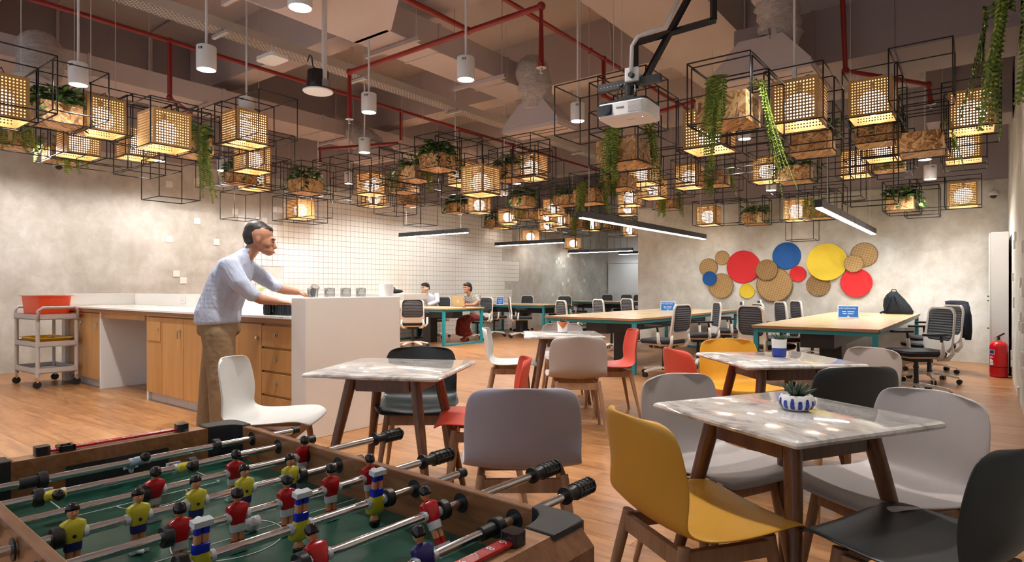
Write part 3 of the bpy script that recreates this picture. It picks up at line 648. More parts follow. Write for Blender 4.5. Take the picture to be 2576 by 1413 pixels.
# mugs, glasses, paper towel, plant
mug = None
for k, (px, py, lab) in enumerate(((675, 783, 'black mug with white lettering nearest the standing man'), (690, 779, 'second black mug in the row on the worktop'), (704, 779, 'third black mug in the row on the worktop'), (716, 779, 'fourth black mug in the row on the worktop'), (729, 779, 'last black mug against the stone end panel'))):
    r_ = (px-CX)/F; yy = KY+.07+.05*(k > 0); zc = yy/(r_*ST+CT); p = Vector((min(r_*zc*CT-zc*ST, -4.39), yy, WT+.0005))
    t = thing('mug', lab, 'mug', p, R(20*k), 'black mugs')
    MB().lathe([(.036,0),(.042,.006),(.042,.10),(.038,.10),(.037,.012),(.001,.011)], 20, cap=False).build('cup', 'black_gloss', t, smooth='auto')
    MB().tube([(.04,0,.08),(.065,0,.078),(.075,0,.055),(.065,0,.03),(.04,0,.025)], .006, 8).build('handle', 'black_gloss', t, smooth=True)
    if k == 0: text('ST', 'lettering', 'paint_white', t, (-.012,-.0428,.075), (PI/2,0,0), .026)
for k in range(4):
    p = onz(772+k*20, 750, 1.10); x = -4.44 - (3-k)*0.0; 
    q = at(779+k*20, 746, 5.3+.05*k); q.z = 1.10
    t = thing('glass_mug', ('clear upturned glass nearest the pouring hand', 'second clear upturned glass on the ledge', 'third clear upturned glass on the ledge', 'clear upturned glass beside the paper towel roll')[k], 'glass', (-4.26, KY+.12+k*.16, 1.1005), R(30), 'upturned glasses')
    MB().lathe([(.042,0),(.042,.075),(.0,.08),(.0,.074),(.038,.07),(.038,0)], 16, cap=False).build('glass_body', 'glass_clear', t, smooth='auto')
    MB().tube([(.0,-.042,.012),(.0,-.068,.018),(.0,-.068,.055),(.0,-.042,.06)], .007, 8).build('handle', 'glass_clear', t, smooth=True)
q = at(870, 748, 5.75); t = thing('paper_towel', 'white paper towel roll on the counter ledge', 'paper towel', (-4.22, KB-.02, 1.1005))
MB().lathe([(.008,0),(.062,0),(.062,.11),(.02,.11),(.018,.10)], 24).build('roll', 'paint_white', t, smooth='auto'); MB().cyl((0,0,.1),(0,0,.15),.008,n=10).build('spindle', 'rod_white', t)
# little spider plant behind the man
p = at(673, 700, 7.4); 
t = thing('spider_plant', 'small pale spiky plant behind the standing man', 'plant', (ony(674, 700, KB-.05).x, KB-.05, 1.1005))
MB().lathe([(.03,0),(.045,.07),(.038,.07),(.035,.06)], 14).build('pot', 'paint_white', t, smooth='auto')
m = MB(); rnd = random.Random(3)
for k in range(16):
    a = k*2.4; l = rnd.uniform(.09,.16); e = rnd.uniform(.4,1.2); dx, dy = math.cos(a), math.sin(a)
    pts = [Vector((dx*l*f*math.cos(e)*(.4+f), dy*l*f*math.cos(e)*(.4+f), .06+l*f*math.sin(e)-.05*f*f)) for f in (0,.35,.7,1)]
    m.tube(pts, [.004,.009,.007,.001], 4)
m.build('leaves', 'leaf_pale', t)
# bag on the ledge beyond
p = (-4.76, KB+.52, 1.1205); t = thing('laptop_bag', 'flat black bag lying on the low partition', 'bag', p, R(80))
MB().ell((0,0,.022),(.13,.09,.024),14,8).build('bag_body', 'bag_black', t, smooth=True); MB().tube([(-.035,-.02,.04),(-.02,-.02,.058),(.02,-.02,.058),(.035,-.02,.04)], .006, 8).build('carry_handle', 'black_plastic', t, smooth=True)

# ------------------------------------------------------------------ trolley with bins
T0 = Vector((-9.12, 2.58, 0))
t = thing('utility_trolley', 'grey three-tier plastic utility trolley against the plaster wall', 'trolley', T0, R(2))
w, d = .37, .22
for i, z in enumerate((.17, .48, .80)):
    m = MB(); m.rbox(-w, w, -d, d, z, z+.012, .04); m.build('shelf', 'trolley', t)
    m = MB(); ro = rrect(-w, w, -d, d, .04); ri = rrect(-w+.012, w-.012, -d+.012, d-.012, .03)
    m.loft([[(x,y,z) for x,y in ro], [(x,y,z+.065) for x,y in ro], [(x,y,z+.065) for x,y in ri], [(x,y,z+.012) for x,y in ri]], cap=False); m.build('shelf_rim', 'trolley', t, smooth='auto')
for sx in (-1, 1):
    for sy in (-1, 1):
        MB().cyl((sx*(w-.025), sy*(d-.025), .13), (sx*(w-.025), sy*(d-.025), .83), .022, n=10).build('post', 'trolley', t, smooth='auto')
        c = MB().cyl((sx*(w-.03)-.012, sy*(d-.02), .045), (sx*(w-.03)+.012, sy*(d-.02), .045), .042, n=16).build('caster', 'black_plastic', t, smooth='auto')
        MB().box(sx*(w-.03)-.02, sx*(w-.03)+.02, sy*(d-.02)-.012, sy*(d-.02)+.012, .07, .14).build('fork', 'chrome', t)
    MB().tube([(sx*w, -d+.02, .80), (sx*w, -d+.02, .91), (sx*(w+.03), -d+.06, .945), (sx*(w+.03), d-.06, .945), (sx*w, d-.02, .91), (sx*w, d-.02, .80)], .018, 8).build('push_handle', 'trolley', t, smooth=True)
def bin_(label, mt, z, w, d, h, loc):
    t = thing('plastic_bin', label, 'bin', (*loc, z), R(2))
    ro = rrect(-w*.9, w*.9, -d*.88, d*.88, .05); ro2 = rrect(-w, w, -d, d, .05); rim = rrect(-w-.02, w+.02, -d-.02, d+.02, .05); ri = rrect(-w+.006, w-.006, -d+.006, d-.006, .05); rib = rrect(-w*.9+.006, w*.9-.006, -d*.88+.006, d*.88-.006, .05)
    MB().loft([[(x,y,0) for x,y in ro], [(x,y,h-.008) for x,y in ro2], [(x,y,h-.008) for x,y in rim], [(x,y,h) for x,y in rim], [(x,y,h) for x,y in ri], [(x,y,.006) for x,y in rib]]).build('tub', mt, t, smooth='auto')
    return t
bin_('bright orange plastic bin on top of the trolley', 'bin_orange', .813, .31, .17, .27, T0.xy)
bin_('shallow yellow plastic tray on the middle trolley shelf', 'bin_yellow', .493, .31, .17, .09, T0.xy)
t = thing('glass_tumbler', 'upturned glass on the yellow tray of the trolley', 'glass', (T0.x+.1, T0.y+.02, .5)); MB().lathe([(.04,0),(.036,.09),(.0,.092),(.0,.085),(.032,.08),(.036,0)], 14, cap=False).build('glass_body', 'glass_clear', t, smooth='auto')

# ------------------------------------------------------------------ marble cafe tables
def cafe_table(label, xc, zc, ang, s=.72, h=.74):
    x, y = c2w(xc, zc); t = thing('marble_table', label, 'table', (x, y, 0), R(ang), 'marble cafe tables')
    a = s/2; r = .012; ring = lambda q, z: [(px, py, z) for px, py in rrect(-q, q, -q, q, .012, 3)]
    MB().loft([ring(a-.012, h-.026), ring(a-.004, h-.022), ring(a, h-.013), ring(a-.003, h-.005), ring(a-.012, h)]).build('tabletop', 'marble', t, smooth='auto')
    MB().box(-.24,.24,-.24,.24,h-.032,h-.0265).build('mount_plate', 'black_plastic', t)
    for i in range(4):
        q = i*PI/2+PI/4; c, sn = math.cos(q), math.sin(q)
        m = MB(); P0 = Vector((c*.25, sn*.25, h-.033)); P1 = Vector((c*.43, sn*.43, 0))
        m.tube([P0, P0.lerp(P1,.3), P1], [.030,.028,.017], 10); m.build('leg', 'walnut', t, smooth='auto')
        b = i*PI/2; MB().cbox((math.cos(b)*.182, math.sin(b)*.182, h-.075), (.022, .30, .075), b).build('apron', 'walnut', t)
    return t
TA = cafe_table('nearest marble cafe table with the striped pot', .985, 2.21, -29, .68)
TB = cafe_table('marble cafe table beside the stone counter end', -.65, 3.47, 25.8, .74)
TC_ = cafe_table('marble cafe table with the blue and white pot', 1.65, 3.89, -47, .74)
TD = cafe_table('farthest marble cafe table with the terracotta pot', .48, 5.96, 37, .74)

# ------------------------------------------------------------------ moulded shell chairs on oak legs
def shell_mesh():
    prof = [(.245,.428,.185),(.235,.440,.215),(.20,.448,.238),(.12,.446,.252),(.02,.438,.258),(-.08,.434,.255),(-.155,.440,.245),(-.205,.468,.236),(-.232,.52,.236),(-.246,.59,.240),(-.257,.66,.238),(-.268,.72,.230),(-.276,.76,.215),(-.281,.782,.185),(-.283,.792,.13)]
    N = 10; m = MB(); vs = []
    for i, (y, z, hw) in enumerate(prof):
        f = min(1, max(0, (z-.46)/.10)); g = 1-f
        for j in range(N+1):
            u = -1+2*j/N
            vs.append((u*hw, y + f*.055*u*u - g*.0*u, z + g*.022*u*u*(1 if i > 1 else .3) + (0 if i < 13 else -.0*u*u)))
    fs = []
    for i in range(len(prof)-1):
        for j in range(N):
            a = i*(N+1)+j; fs.append((a, a+1, a+N+2, a+N+1))
    m.add(vs, fs); return m.mesh('shell', True)
SHELL = shell_mesh()
LEGM = {}
def oak_parts():
    out = []
    for sx in (-1, 1):
        for sy in (-1, 1):
            m = MB(); P0 = Vector((sx*.165, sy*.15-.01, .425)); P1 = Vector((sx*.225, sy*.215-.03, 0)); m.tube([P0, P0.lerp(P1,.35), P1], [.019,.018,.0115], 10); out.append(('leg', m.mesh('leg', 'auto')))
    for sy in (-1, 1): out.append(('rail', MB().cbox((0, sy*.155-.012, .385), (.32,.022,.055)).mesh('rail')))
    for sx in (-1, 1): out.append(('rail', MB().cbox((sx*.168, -.012, .388), (.022,.30,.05)).mesh('rail')))
    return out
OAK = oak_parts()
def shell_chair(label, mt, xc, zc, dx, dz, back=True):
    # xc, zc: middle of the backrest top in the camera frame
    rz = facing(dx, dz); x, y = c2w(xc, zc); fx, fy = -math.sin(rz), math.cos(rz); k = .26 if back else 0
    t = thing('shell_chair', label, 'chair', (x+fx*k, y+fy*k, 0), rz, 'moulded shell chairs')
    me = SHELL.copy(); me.materials.clear(); me.materials.append(MAT[mt])
    o = bpy.data.objects.new('seat_shell', me); COL.objects.link(o); o.parent = t
    s = o.modifiers.new('thick', 'SOLIDIFY'); s.thickness = .011; s.offset = -1; q = o.modifiers.new('smooth', 'SUBSURF'); q.levels = 1; q.render_levels = 2
    for nm, me in OAK: put(me, nm, 'oak', t)
    return t
for a in (('white shell chair between the standing man and the left marble table', 'shell_white', -1.60, 3.48, 1, .05),
          ('black shell chair tucked behind the left marble table', 'shell_black', -.60, 4.12, .05, -1),
          ('red shell chair mostly hidden behind the lilac-grey chair', 'shell_red', .09, 3.46, -1, -.03),
          ('lilac-grey shell chair turned with its back to the games table', 'shell_lilac', .045, 2.40, -.02, 1),
          ('ochre yellow shell chair in the foreground at the striped-pot table', 'shell_yellow', .355, 1.93, .95, .31),
          ('grey shell chair at the far left corner of the striped-pot table', 'shell_grey', .72, 2.80, .50, -.87),
          ('grey shell chair at the right side of the striped-pot table', 'shell_grey', 1.60, 2.33, -.95, -.30),
          ('black shell chair cut off by the lower right edge', 'shell_black', 1.30, 1.545, -.52, .85),
          ('black shell chair with its back to the striped-pot table', 'shell_black', 1.73, 3.06, -.08, 1),
          ('pale grey shell chair on the right of the blue-and-white-pot table', 'shell_taupe', 2.36, 4.0, -.90, -.25),
          ('amber yellow shell chair behind the blue-and-white-pot table', 'shell_amber', 1.63, 4.74, .12, -1),
          ('red shell chair seen as a low curved back in the middle', 'shell_red', 1.02, 3.98, .8, .15),
          ('taupe shell chair with its back to us at the far marble table', 'shell_taupe', .53, 4.9, .0, 1),
          ('white shell chair on the left of the far marble table', 'shell_white', -.27, 6.02, 1, -.05),
          ('grey shell chair behind the terracotta pot', 'shell_grey', .55, 6.85, 0, -1),
          ('red shell chair on the right of the far marble table', 'shell_red', 1.17, 5.85, -1, -.05)): shell_chair(*a)

# pots on the marble tables
def succulent(t, z, r, n=9, seed=1):
    rnd = random.Random(seed)
    for k in range(n):
        a = k*2.39; e = .5+.75*k/n; l = r*(1.35-.3*k/n); d = Vector((math.cos(a)*math.cos(e), math.sin(a)*math.cos(e), math.sin(e)))
        P = Vector((d.x*.01, d.y*.01, z)); MB().tube([P, P+d*l*.5, P+d*l*.85, P+d*l], [r*.16, r*.15, r*.08, .001], 6).build('leaf', 'leaf_dark', t, smooth=True)
def pot_at(px, py, h=.74): return onz(px, py, h)
p = pot_at(2004, 1030); p.z = .7405
t = thing('striped_pot', 'round white pot with blue drip stripes holding a succulent', 'plant pot', p)
prof = [(.055,0),(.074,.010),(.088,.035),(.086,.062),(.076,.078),(.070,.080),(.067,.07),(.001,.066)]
t.scale = (.69, .69, .69)
MB().lathe(prof, 32).build('pot', 'white_gloss', t, smooth='auto')
for k in range(15):
    a = k*2*PI/15+.1; top = .066 if k % 2 else .056
    rr = [(.078,.012),(.0885,.026),(.0905,.038),(.089,.05),(.0865,top)]
    ring = [[(r_*math.cos(a+da), r_*math.sin(a+da), z_) for da in (-w_, w_)] for (r_, z_), w_ in zip(rr, (.11,.12,.11,.10,.07))]
    m = MB(); vs = [v for q in ring for v in q]; m.add(vs, [(2*i, 2*i+1, 2*i+3, 2*i+2) for i in range(4)]); m.build('stripe', 'blue_gloss', t, smooth=True)
MB().lathe([(.066,.068),(.001,.07)], 20).build('soil', 'soil', t); succulent(t, .07, .075, 13, 2)
p = pot_at(1960, 896); p.z = .7405
t = thing('two_tone_pot', 'white and cobalt blue cylinder pot holding a succulent', 'plant pot', p)
MB().lathe([(.036,0),(.042,.002),(.044,.055)], 24).build('blue_base', 'blue_gloss', t, smooth='auto'); MB().lathe([(.044,.055),(.046,.11),(.040,.11),(.038,.10),(.001,.10)], 24).build('pot', 'white_gloss', t, smooth='auto'); succulent(t, .10, .05, 9, 3)
p = pot_at(1415, 835); p.z = .7405
t = thing('terracotta_pot', 'white dipped terracotta pot with a small succulent', 'plant pot', p)
MB().lathe([(.040,0),(.047,.002),(.052,.10),(.046,.10),(.044,.09),(.001,.09)], 24).build('pot', 'white_gloss', t, smooth='auto')
m = MB(); n = 12; vs = []
for i in range(n+1):
    a = TH*0 - PI/2 + TH + (-1+2*i/n)*1.2 ; d_ = .062*(1-abs(-1+2*i/n)) ; vs += [(.0532*math.cos(a), .0532*math.sin(a), .101), (.0525*math.cos(a), .0525*math.sin(a), .098-d_)]
m.add(vs, [(2*i, 2*i+2, 2*i+3, 2*i+1) for i in range(n)]); m.build('triangle_patch', 'terracotta', t, smooth=True); succulent(t, .09, .05, 8, 4)

# ------------------------------------------------------------------ work tables
def desk(label, x0, x1, y0, y1, h=.76, split=2, along='y'):
    t = thing('work_table', label, 'table'); n = split
    for k in range(n):
        for s in range(2):
            if along == 'y': a, b = y0+(y1-y0)*k/n, y0+(y1-y0)*(k+1)/n; xm = (x0+x1)/2; bx = (x0, xm-.075) if s == 0 else (xm+.075, x1); MB().box(bx[0], bx[1], a+.001, b-.001, h-.03, h).build('table_leaf', 'ply_top', t, bevel=.002)
            else: a, b = x0+(x1-x0)*k/n, x0+(x1-x0)*(k+1)/n; ym = (y0+y1)/2; by = (y0, ym-.075) if s == 0 else (ym+.075, y1); MB().box(a+.001, b-.001, by[0], by[1], h-.03, h).build('table_leaf', 'ply_top', t, bevel=.002)
    if along == 'y':
        xm = (x0+x1)/2; MB().box(xm-.0745, xm+.0745, y0, y1, h-.03, h-.001).build('centre_strip', 'ply_top', t)
        for k in range(2*n): MB().box(xm-.076, xm-.066 if k % 2 else xm+.076, y0+(y1-y0)*(k+.4)/(2*n), y0+(y1-y0)*(k+.6)/(2*n), h-.002, h+.0006).build('cable_slot', 'ply_edge', t)
    else: ym = (y0+y1)/2; MB().box(x0, x1, ym-.0745, ym+.0745, h-.03, h-.001).build('centre_strip', 'ply_top', t)
    for (a, b, c, d) in ((x0, x1, y0, y0+.004), (x0, x1, y1-.004, y1), (x0, x0+.004, y0, y1), (x1-.004, x1, y0, y1)): MB().box(a-.001, b+.001, c-.001, d+.001, h-.031, h-.003).build('edge_band', 'ply_edge', t)
    lw = .05
    xs = (x0+.02, x1-.02-lw); ys = (y0+.02, y1-.02-lw)
    for yy in ys:
        for xx in xs: MB().box(xx, xx+lw, yy, yy+lw, 0, h-.032).build('leg', 'teal', t)
        MB().box(x0+.023, x1-.023, yy+.005, yy+lw-.005, h-.075, h-.034).build('frame_rail', 'teal', t)
        if along == 'y': MB().box(x0+.023, x1-.023, yy+.003, yy+lw-.003, .002, .032).build('foot_rail', 'teal', t)
    for xx in xs:
        MB().box(xx+.006, xx+lw-.006, y0+.024, y1-.024, h-.076, h-.035).build('frame_rail', 'teal', t)
        if along == 'x': MB().box(xx+.003, xx+lw-.003, y0+.023, y1-.023, .002, .032).build('foot_rail', 'teal', t)
    xm, ym = (x0+x1)/2, (y0+y1)/2
    if along == 'y':
        MB().box(xm-.17, xm+.17, y0+.25, y1-.2, h-.24, h-.032).build('cable_trough', 'black_plastic', t); MB().box(xm-.12, xm+.12, y0+1.0, y0+1.3, 0, h-.24).build('cable_riser', 'black_plastic', t)
    else:
        MB().box(x0+.25, x1-.2, ym-.15, ym+.15, h-.22, h-.032).build('cable_trough', 'black_plastic', t); MB().box(xm-.12, xm+.12, ym-.1, ym+.1, 0, h-.22).build('cable_riser', 'black_plastic', t)
    return t
desk('long plywood work table with teal legs under the woven trays', -2.08, -.83, 7.15, 12.05, split=3)
desk('long plywood work table with teal legs in the middle of the room', -5.2, -3.72, 7.62, 12.0, split=3)
desk('plywood work table with teal legs where the woman types', -10.62, -8.58, 9.02, 10.28, split=2, along='x')
desk('plywood work table with teal legs second along the tiled wall', -10.62, -8.4, 12.3, 13.5, split=2, along='x')
desk('plywood work table farthest along the tiled wall', -10.6, -8.3, 16.6, 17.8, split=2, along='x')

# ------------------------------------------------------------------ task chairs
def task_chair():
    t = thing('task_chair', 'x', 'chair')
    for k in range(5):
        a = k*2*PI/5+.3; c, s = math.cos(a), math.sin(a)
        MB().loft([[(c*r_ - s*w_, s*r_ + c*w_, z_+dz) for w_, dz in ((-hw,-.012),(hw,-.012),(hw*.8,.012),(-hw*.8,.012))] for r_, hw, z_ in ((.03,.035,.115),(.16,.028,.105),(.31,.018,.078))]).build('base_arm', 'chair_frame', t)
        for q in (-1, 1): MB().cyl((c*.31-s*q*.010, s*.31+c*q*.010, .03), (c*.31-s*q*.026, s*.31+c*q*.026, .03), .03, n=12).build('caster', 'black_plastic', t, smooth='auto')
    MB().cyl((0,0,.08),(0,0,.38),.028,.02,12).build('gas_lift', 'black_plastic', t, smooth='auto'); MB().rbox(-.10,.10,-.12,.10,.37,.42,.03).build('mechanism', 'black_plastic', t)
    MB().loft([[(x*.8,y*.8-.0,.415) for x,y in rrect(-.235,.235,-.21,.24,.07)], [(x,y,.44) for x,y in rrect(-.24,.24,-.21,.25,.07)]]).build('seat_pan', 'chair_frame', t, smooth='auto')
    MB().loft([[(x,y,.44) for x,y in rrect(-.235,.235,-.21,.245,.08)], [(x,y,.475) for x,y in rrect(-.245,.245,-.215,.255,.08)], [(x,y,.495) for x,y in rrect(-.23,.23,-.2,.235,.08)]]).build('seat', 'chair_seat', t, smooth='auto')
    # back frame loop and mesh
    def bp(u, z): return (u, -.225-.13*max(0, z-.5)**1.2 + .08*u*u*4 - .03*math.sin((z-.5)/.47*PI), z)
    out = rrect(-.235, .235, .50, .965, .085, 5); inn = rrect(-.212, .212, .60, .945, .07, 5)
    def taper(u, z): return u*(1-.10*max(0, (z-.55)/.42))
    fo = [Vector(bp(taper(u, z), z)) for u, z in out]; fi = [Vector(bp(taper(u, z), z)) for u, z in inn]
    th = Vector((0,-.022,0)); m = MB(); m.loft([[p for p in fo],[p+th for p in fo],[p+th for p in fi],[p for p in fi]], closed=True); m.build('back_frame', 'chair_frame', t, smooth='auto')
    n = 7; zs = [.60+.345*i/9 for i in range(10)]; vs = []
    for i, z in enumerate(zs):
        hw = .212 - (.03 if i == 9 else (.008 if i == 8 else 0)); hw = hw - (.03 if i == 0 else 0)
        for j in range(n+1): vs.append(tuple(Vector(bp(taper(-hw+2*hw*j/n, z), z))+Vector((0,-.008,0))))
    m = MB(); m.add(vs, [(i*(n+1)+j, i*(n+1)+j+1, (i+1)*(n+1)+j+1, (i+1)*(n+1)+j) for i in range(9) for j in range(n)])
    o = m.build('back_mesh', 'chair_mesh', t, smooth=True); q = o.modifiers.new('thick', 'SOLIDIFY'); q.thickness = .006
    for s in (-1, 1):
        MB().tube([(s*.13,-.14,.40),(s*.19,-.22,.41),(s*.215,-.25,.47),(s*.205,-.245,.56)], [.02,.024,.022,.018], 8).build('back_support', 'chair_frame', t, smooth=True)
        MB().tube([(s*.15,-.08,.425),(s*.25,-.10,.43),(s*.285,-.10,.47),(s*.285,-.09,.60)], [.018,.022,.022,.018], 8).build('arm_post', 'chair_frame', t, smooth=True)
        MB().tube([(s*.285,-.09,.58),(s*.285,-.08,.665)], .014, 8).build('arm_stem', 'black_plastic', t); MB().rbox(s*.285-.035,s*.285+.035,-.15,.11,.665,.69,.03).build('arm_pad', 'black_plastic', t, smooth='auto')
    MB().box(-.12,.12,-.2,-.19,.45,.49).build('lumbar_slot', 'black_plastic', t)
    return t
PC = task_chair(); KIDS[PC.name] = list(PC.children)
def wx(dx, dy): return math.atan2(-dx, dy)
G = 'grey mesh task chairs'
CH = [(-.60, 8.15, -.8, -.6, 'mesh task chair nearest us on the right of the tray-wall table'), (-.55, 9.35, -.85, -.5, 'second mesh task chair on the right of the tray-wall table'), (-.60, 10.5, -.9, -.35, 'mesh task chair draped with a navy jacket'),
      (-2.12, 7.98, .5, .86, 'nearest mesh task chair on the left of the tray-wall table'), (-2.3, 9.15, .8, .6, 'second mesh task chair on the left of the tray-wall table'), (-2.3, 10.35, .8, .6, 'third mesh task chair on the left of the tray-wall table'), (-2.3, 11.35, .8, .6, 'mesh task chair left of the tray-wall table, next to the wall'),
      (-3.42, 7.85, -1, .15, 'mesh task chair at the near right corner of the middle table'), (-3.42, 9.1, -.8, -.55, 'second mesh task chair on the right of the middle table'), (-3.42, 10.25, -.9, -.4, 'third mesh task chair on the right of the middle table'), (-3.42, 11.25, -.9, -.4, 'last mesh task chair on the right of the middle table'),
      (-5.62, 9.2, .55, .85, 'mesh task chair nearest us on the far side of the middle table'), (-5.6, 10.45, .55, .85, 'second mesh task chair on the far side of the middle table'), (-5.55, 11.5, .5, .85, 'third mesh task chair on the far side of the middle table'), (-4.45, 12.0-.0, 0, 1, ''),
      (-8.98, 8.55, -.72, .7, 'mesh task chair seen from behind beside the stone counter end'), (-9.15, 10.72, -.1, -1, 'mesh task chair in which the woman sits'), (-10.35, 10.62, 0, -1, 'mesh task chair in which the seated man leans forward'),
      (-9.5, 11.75, .2, 1, 'mesh task chair behind the woman at the second tiled-wall table'), (-8.72, 11.8, .75, .7, 'mesh task chair seen side-on at the second tiled-wall table'), (-10.15, 13.75, 0, -1, 'mesh task chair against the tiles behind the second table'), (-8.95, 13.85, .1, -1, 'mesh task chair at the back of the second tiled-wall table'),
      (-9.75, 16.1, .8, .6, 'mesh task chair seen edge-on at the farthest table'), (-10.0, 18.1, 0, -1, 'mesh task chair behind the farthest table by the plaster'), (-9.3, 18.1, 0, -1, 'mesh task chair in the middle behind the farthest table'), (-8.8, 18.3, .4, -1, 'mesh task chair at the end of the farthest table')]
first = True
for x, y, dx, dy, lab in CH:
    if not lab: continue
    if first: PC.location = (x, y, 0); PC.rotation_euler = (0,0,wx(dx,dy)); PC['label'] = lab; PC['group'] = G; first = False
    else: dup(PC, (x, y, 0), wx(dx, dy), lab, G)
# jacket over the chair back
t = thing('jacket', 'dark navy jacket hung over a mesh task chair', 'jacket', (-.60, 10.5, 0), wx(-.9, -.35))
def jl(z, w, y0, y1): return [(-w,y0,z),(-w*.5,y0-.01,z),(0,y0-.015,z),(w*.5,y0-.01,z),(w,y0,z),(w,y1,z),(w*.5,y1+.012,z),(0,y1+.015,z),(-w*.5,y1+.012,z),(-w,y1,z)]
MB().loft([jl(.50,.27,-.36,-.30), jl(.70,.265,-.375,-.30), jl(.90,.25,-.385,-.27), jl(.985,.20,-.38,-.24), jl(1.0,.12,-.35,-.27)]).build('jacket_body', 'jacket_navy', t, smooth=True)
for s in (-1, 1): MB().tube([(s*.23,-.33,.95),(s*.28,-.34,.80),(s*.285,-.35,.60),(s*.27,-.35,.48)], [.045,.05,.045,.04], 8).build('sleeve', 'jacket_navy', t, smooth=True)

# signs on the tables
def sign(label, px, py, h, w=.26, hh=.17, lines=True):
    p = onz(px, py, h); t = thing('table_sign', label, 'sign', (p.x, p.y, h+.001), R(8), 'blue wifi signs')
    MB().cbox((0,0,hh/2+.004), (w,.006,hh), rx=R(-8)).build('acrylic_frame', 'white_gloss', t); MB().box(-w/2,w/2,-.03,.05,0,.004).build('base', 'white_gloss', t)
    MB().cbox((0,-.0045,hh/2+.004), (w*.91,.003,hh*.86), rx=R(-8)).build('print', 'sign_blue', t)
    k = lambda z: (z-hh/2)*math.sin(R(8))*1 - .0068
    text('WIFI PASSWORD', 'lettering', 'paint_white', t, (-.012*w/.26, k(hh*.80), hh*.78), (PI/2-R(8),0,0), w*.105)
    for z, a, b in ((.52,-.28,-.10),(.52,-.04,.28),(.36,-.26,-.08),(.36,-.03,.24)): MB().cbox(((a+b)/2*w, k(hh*z)+.0, hh*z), ((b-a)*w,.001,hh*.06), rx=R(-8)).build('print_line', 'paint_white', t)
    MB().cbox((0, k(hh*.15), hh*.15), (w*.1,.001,hh*.09), rx=R(-8)).build('print_mark', 'paint_white', t)
sign('blue wifi password sign on the tray-wall table', 2134, 800, .76)
sign('blue wifi password sign on the middle work table', 1680, 783, .76)
sign('small blue sign on the second tiled-wall table', 1258, 767, .76, .2, .2)
t_ = onz(1408, 757, .76)
sign('blue sign peeking over a chair at the farthest tables', 1408, 756, .76, .2, .2)

# backpack on the right table
p = Vector((-1.1, 11.55, .761)); t = thing('backpack', 'black backpack slumped on the tray-wall table', 'backpack', p, R(-20)); t.scale = (.78, .78, .85)
rings = []
for z, x0, x1, y in ((0,-.20,.27,.13),(.05,-.23,.28,.15),(.15,-.25,.22,.15),(.27,-.24,.12,.14),(.36,-.19,.03,.11),(.42,-.12,-.02,.06)):
    cx, rx = (x0+x1)/2, (x1-x0)/2; rings.append([(cx+rx*math.copysign(abs(math.cos(a))**.6, math.cos(a)), y*math.copysign(abs(math.sin(a))**.6, math.sin(a)), z) for a in [2*PI*i/18 for i in range(18)]])
MB().loft(rings).build('bag_body', 'bag_black', t, smooth=True); MB().tube([(-.12,0,.41),(-.10,0,.455),(-.03,0,.455),(-.01,0,.40)], .01, 8).build('carry_handle', 'black_plastic', t, smooth=True)
for y in (-.07, .07): MB().tube([(-.10,y-.08,.36),(-.06,y-.10,.28),(-.10,y-.11,.16),(-.16,y-.10,.05),(-.26,y-.08,.015)], .018, 6).build('shoulder_strap', 'jacket_navy', t, smooth=True)
MB().tube([(.0,-.135,.34),(.06,-.155,.2),(.10,-.16,.08)], .008, 6).build('zip', 'black_gloss', t)

# woven trays on the wall
DI = [(332,349,42,'woven_natural','small round natural woven tray at the top left of the group',0),(252,407,54,'woven_natural','medium natural woven tray at the left edge of the group',0),(264,472,42,'woven_blue','small blue woven tray overlapping two natural ones',2),(328,515,73,'woven_natural','large natural woven tray low on the left',1),(457,403,96,'woven_red','large red woven tray left of centre',0),(480,546,44,'woven_yellow','small yellow woven tray under the large red one',0),
      (601,421,61,'woven_dark','medium natural woven tray touching the large red one',2),(643,508,101,'woven_natural','largest natural woven tray below the blue one',1),(714,337,79,'woven_blue','large blue woven tray at the top of the group',0),(781,445,46,'woven_red','small red woven tray right of the largest natural one',0),(953,375,109,'woven_yellow','largest yellow woven tray right of centre',1),
      (1173,331,71,'woven_natural','natural woven tray at the top right',0),(1114,384,51,'woven_natural','small natural woven tray over the red and yellow ones',2),(902,510,65,'woven_dark','brown woven tray under the largest yellow one',0),(1128,497,84,'woven_red','red woven tray at the lower right of the group',1)]
for cx, cy, rr, mt, lab, lay in DI:
    p = ony(1676+cx*.4245, 500+cy*.4245, YB); zc = -p.x*ST + p.y*CT; r = rr*.4245*zc/F
    t = thing('woven_tray', lab, 'wall tray', (p.x, YB-.002-lay*.026, p.z), 0, 'round woven trays on the wall')
    M_ = Matrix.Rotation(PI/2, 4, 'X'); n = 40
    MB().lathe([(.001,.012),(r*.9,.014),(r*.97,.018),(r,.016)], n, cap=False).xf(M_).build('weave', mt, t, smooth='auto')
    MB().lathe([(r*.97,.0),(r*1.01,.004),(r*1.01,.018),(r*.98,.023),(r*.95,.018)], n, cap=False).xf(M_).build('rim', mt if mt != 'woven_natural' else 'woven_dark', t, smooth=True)

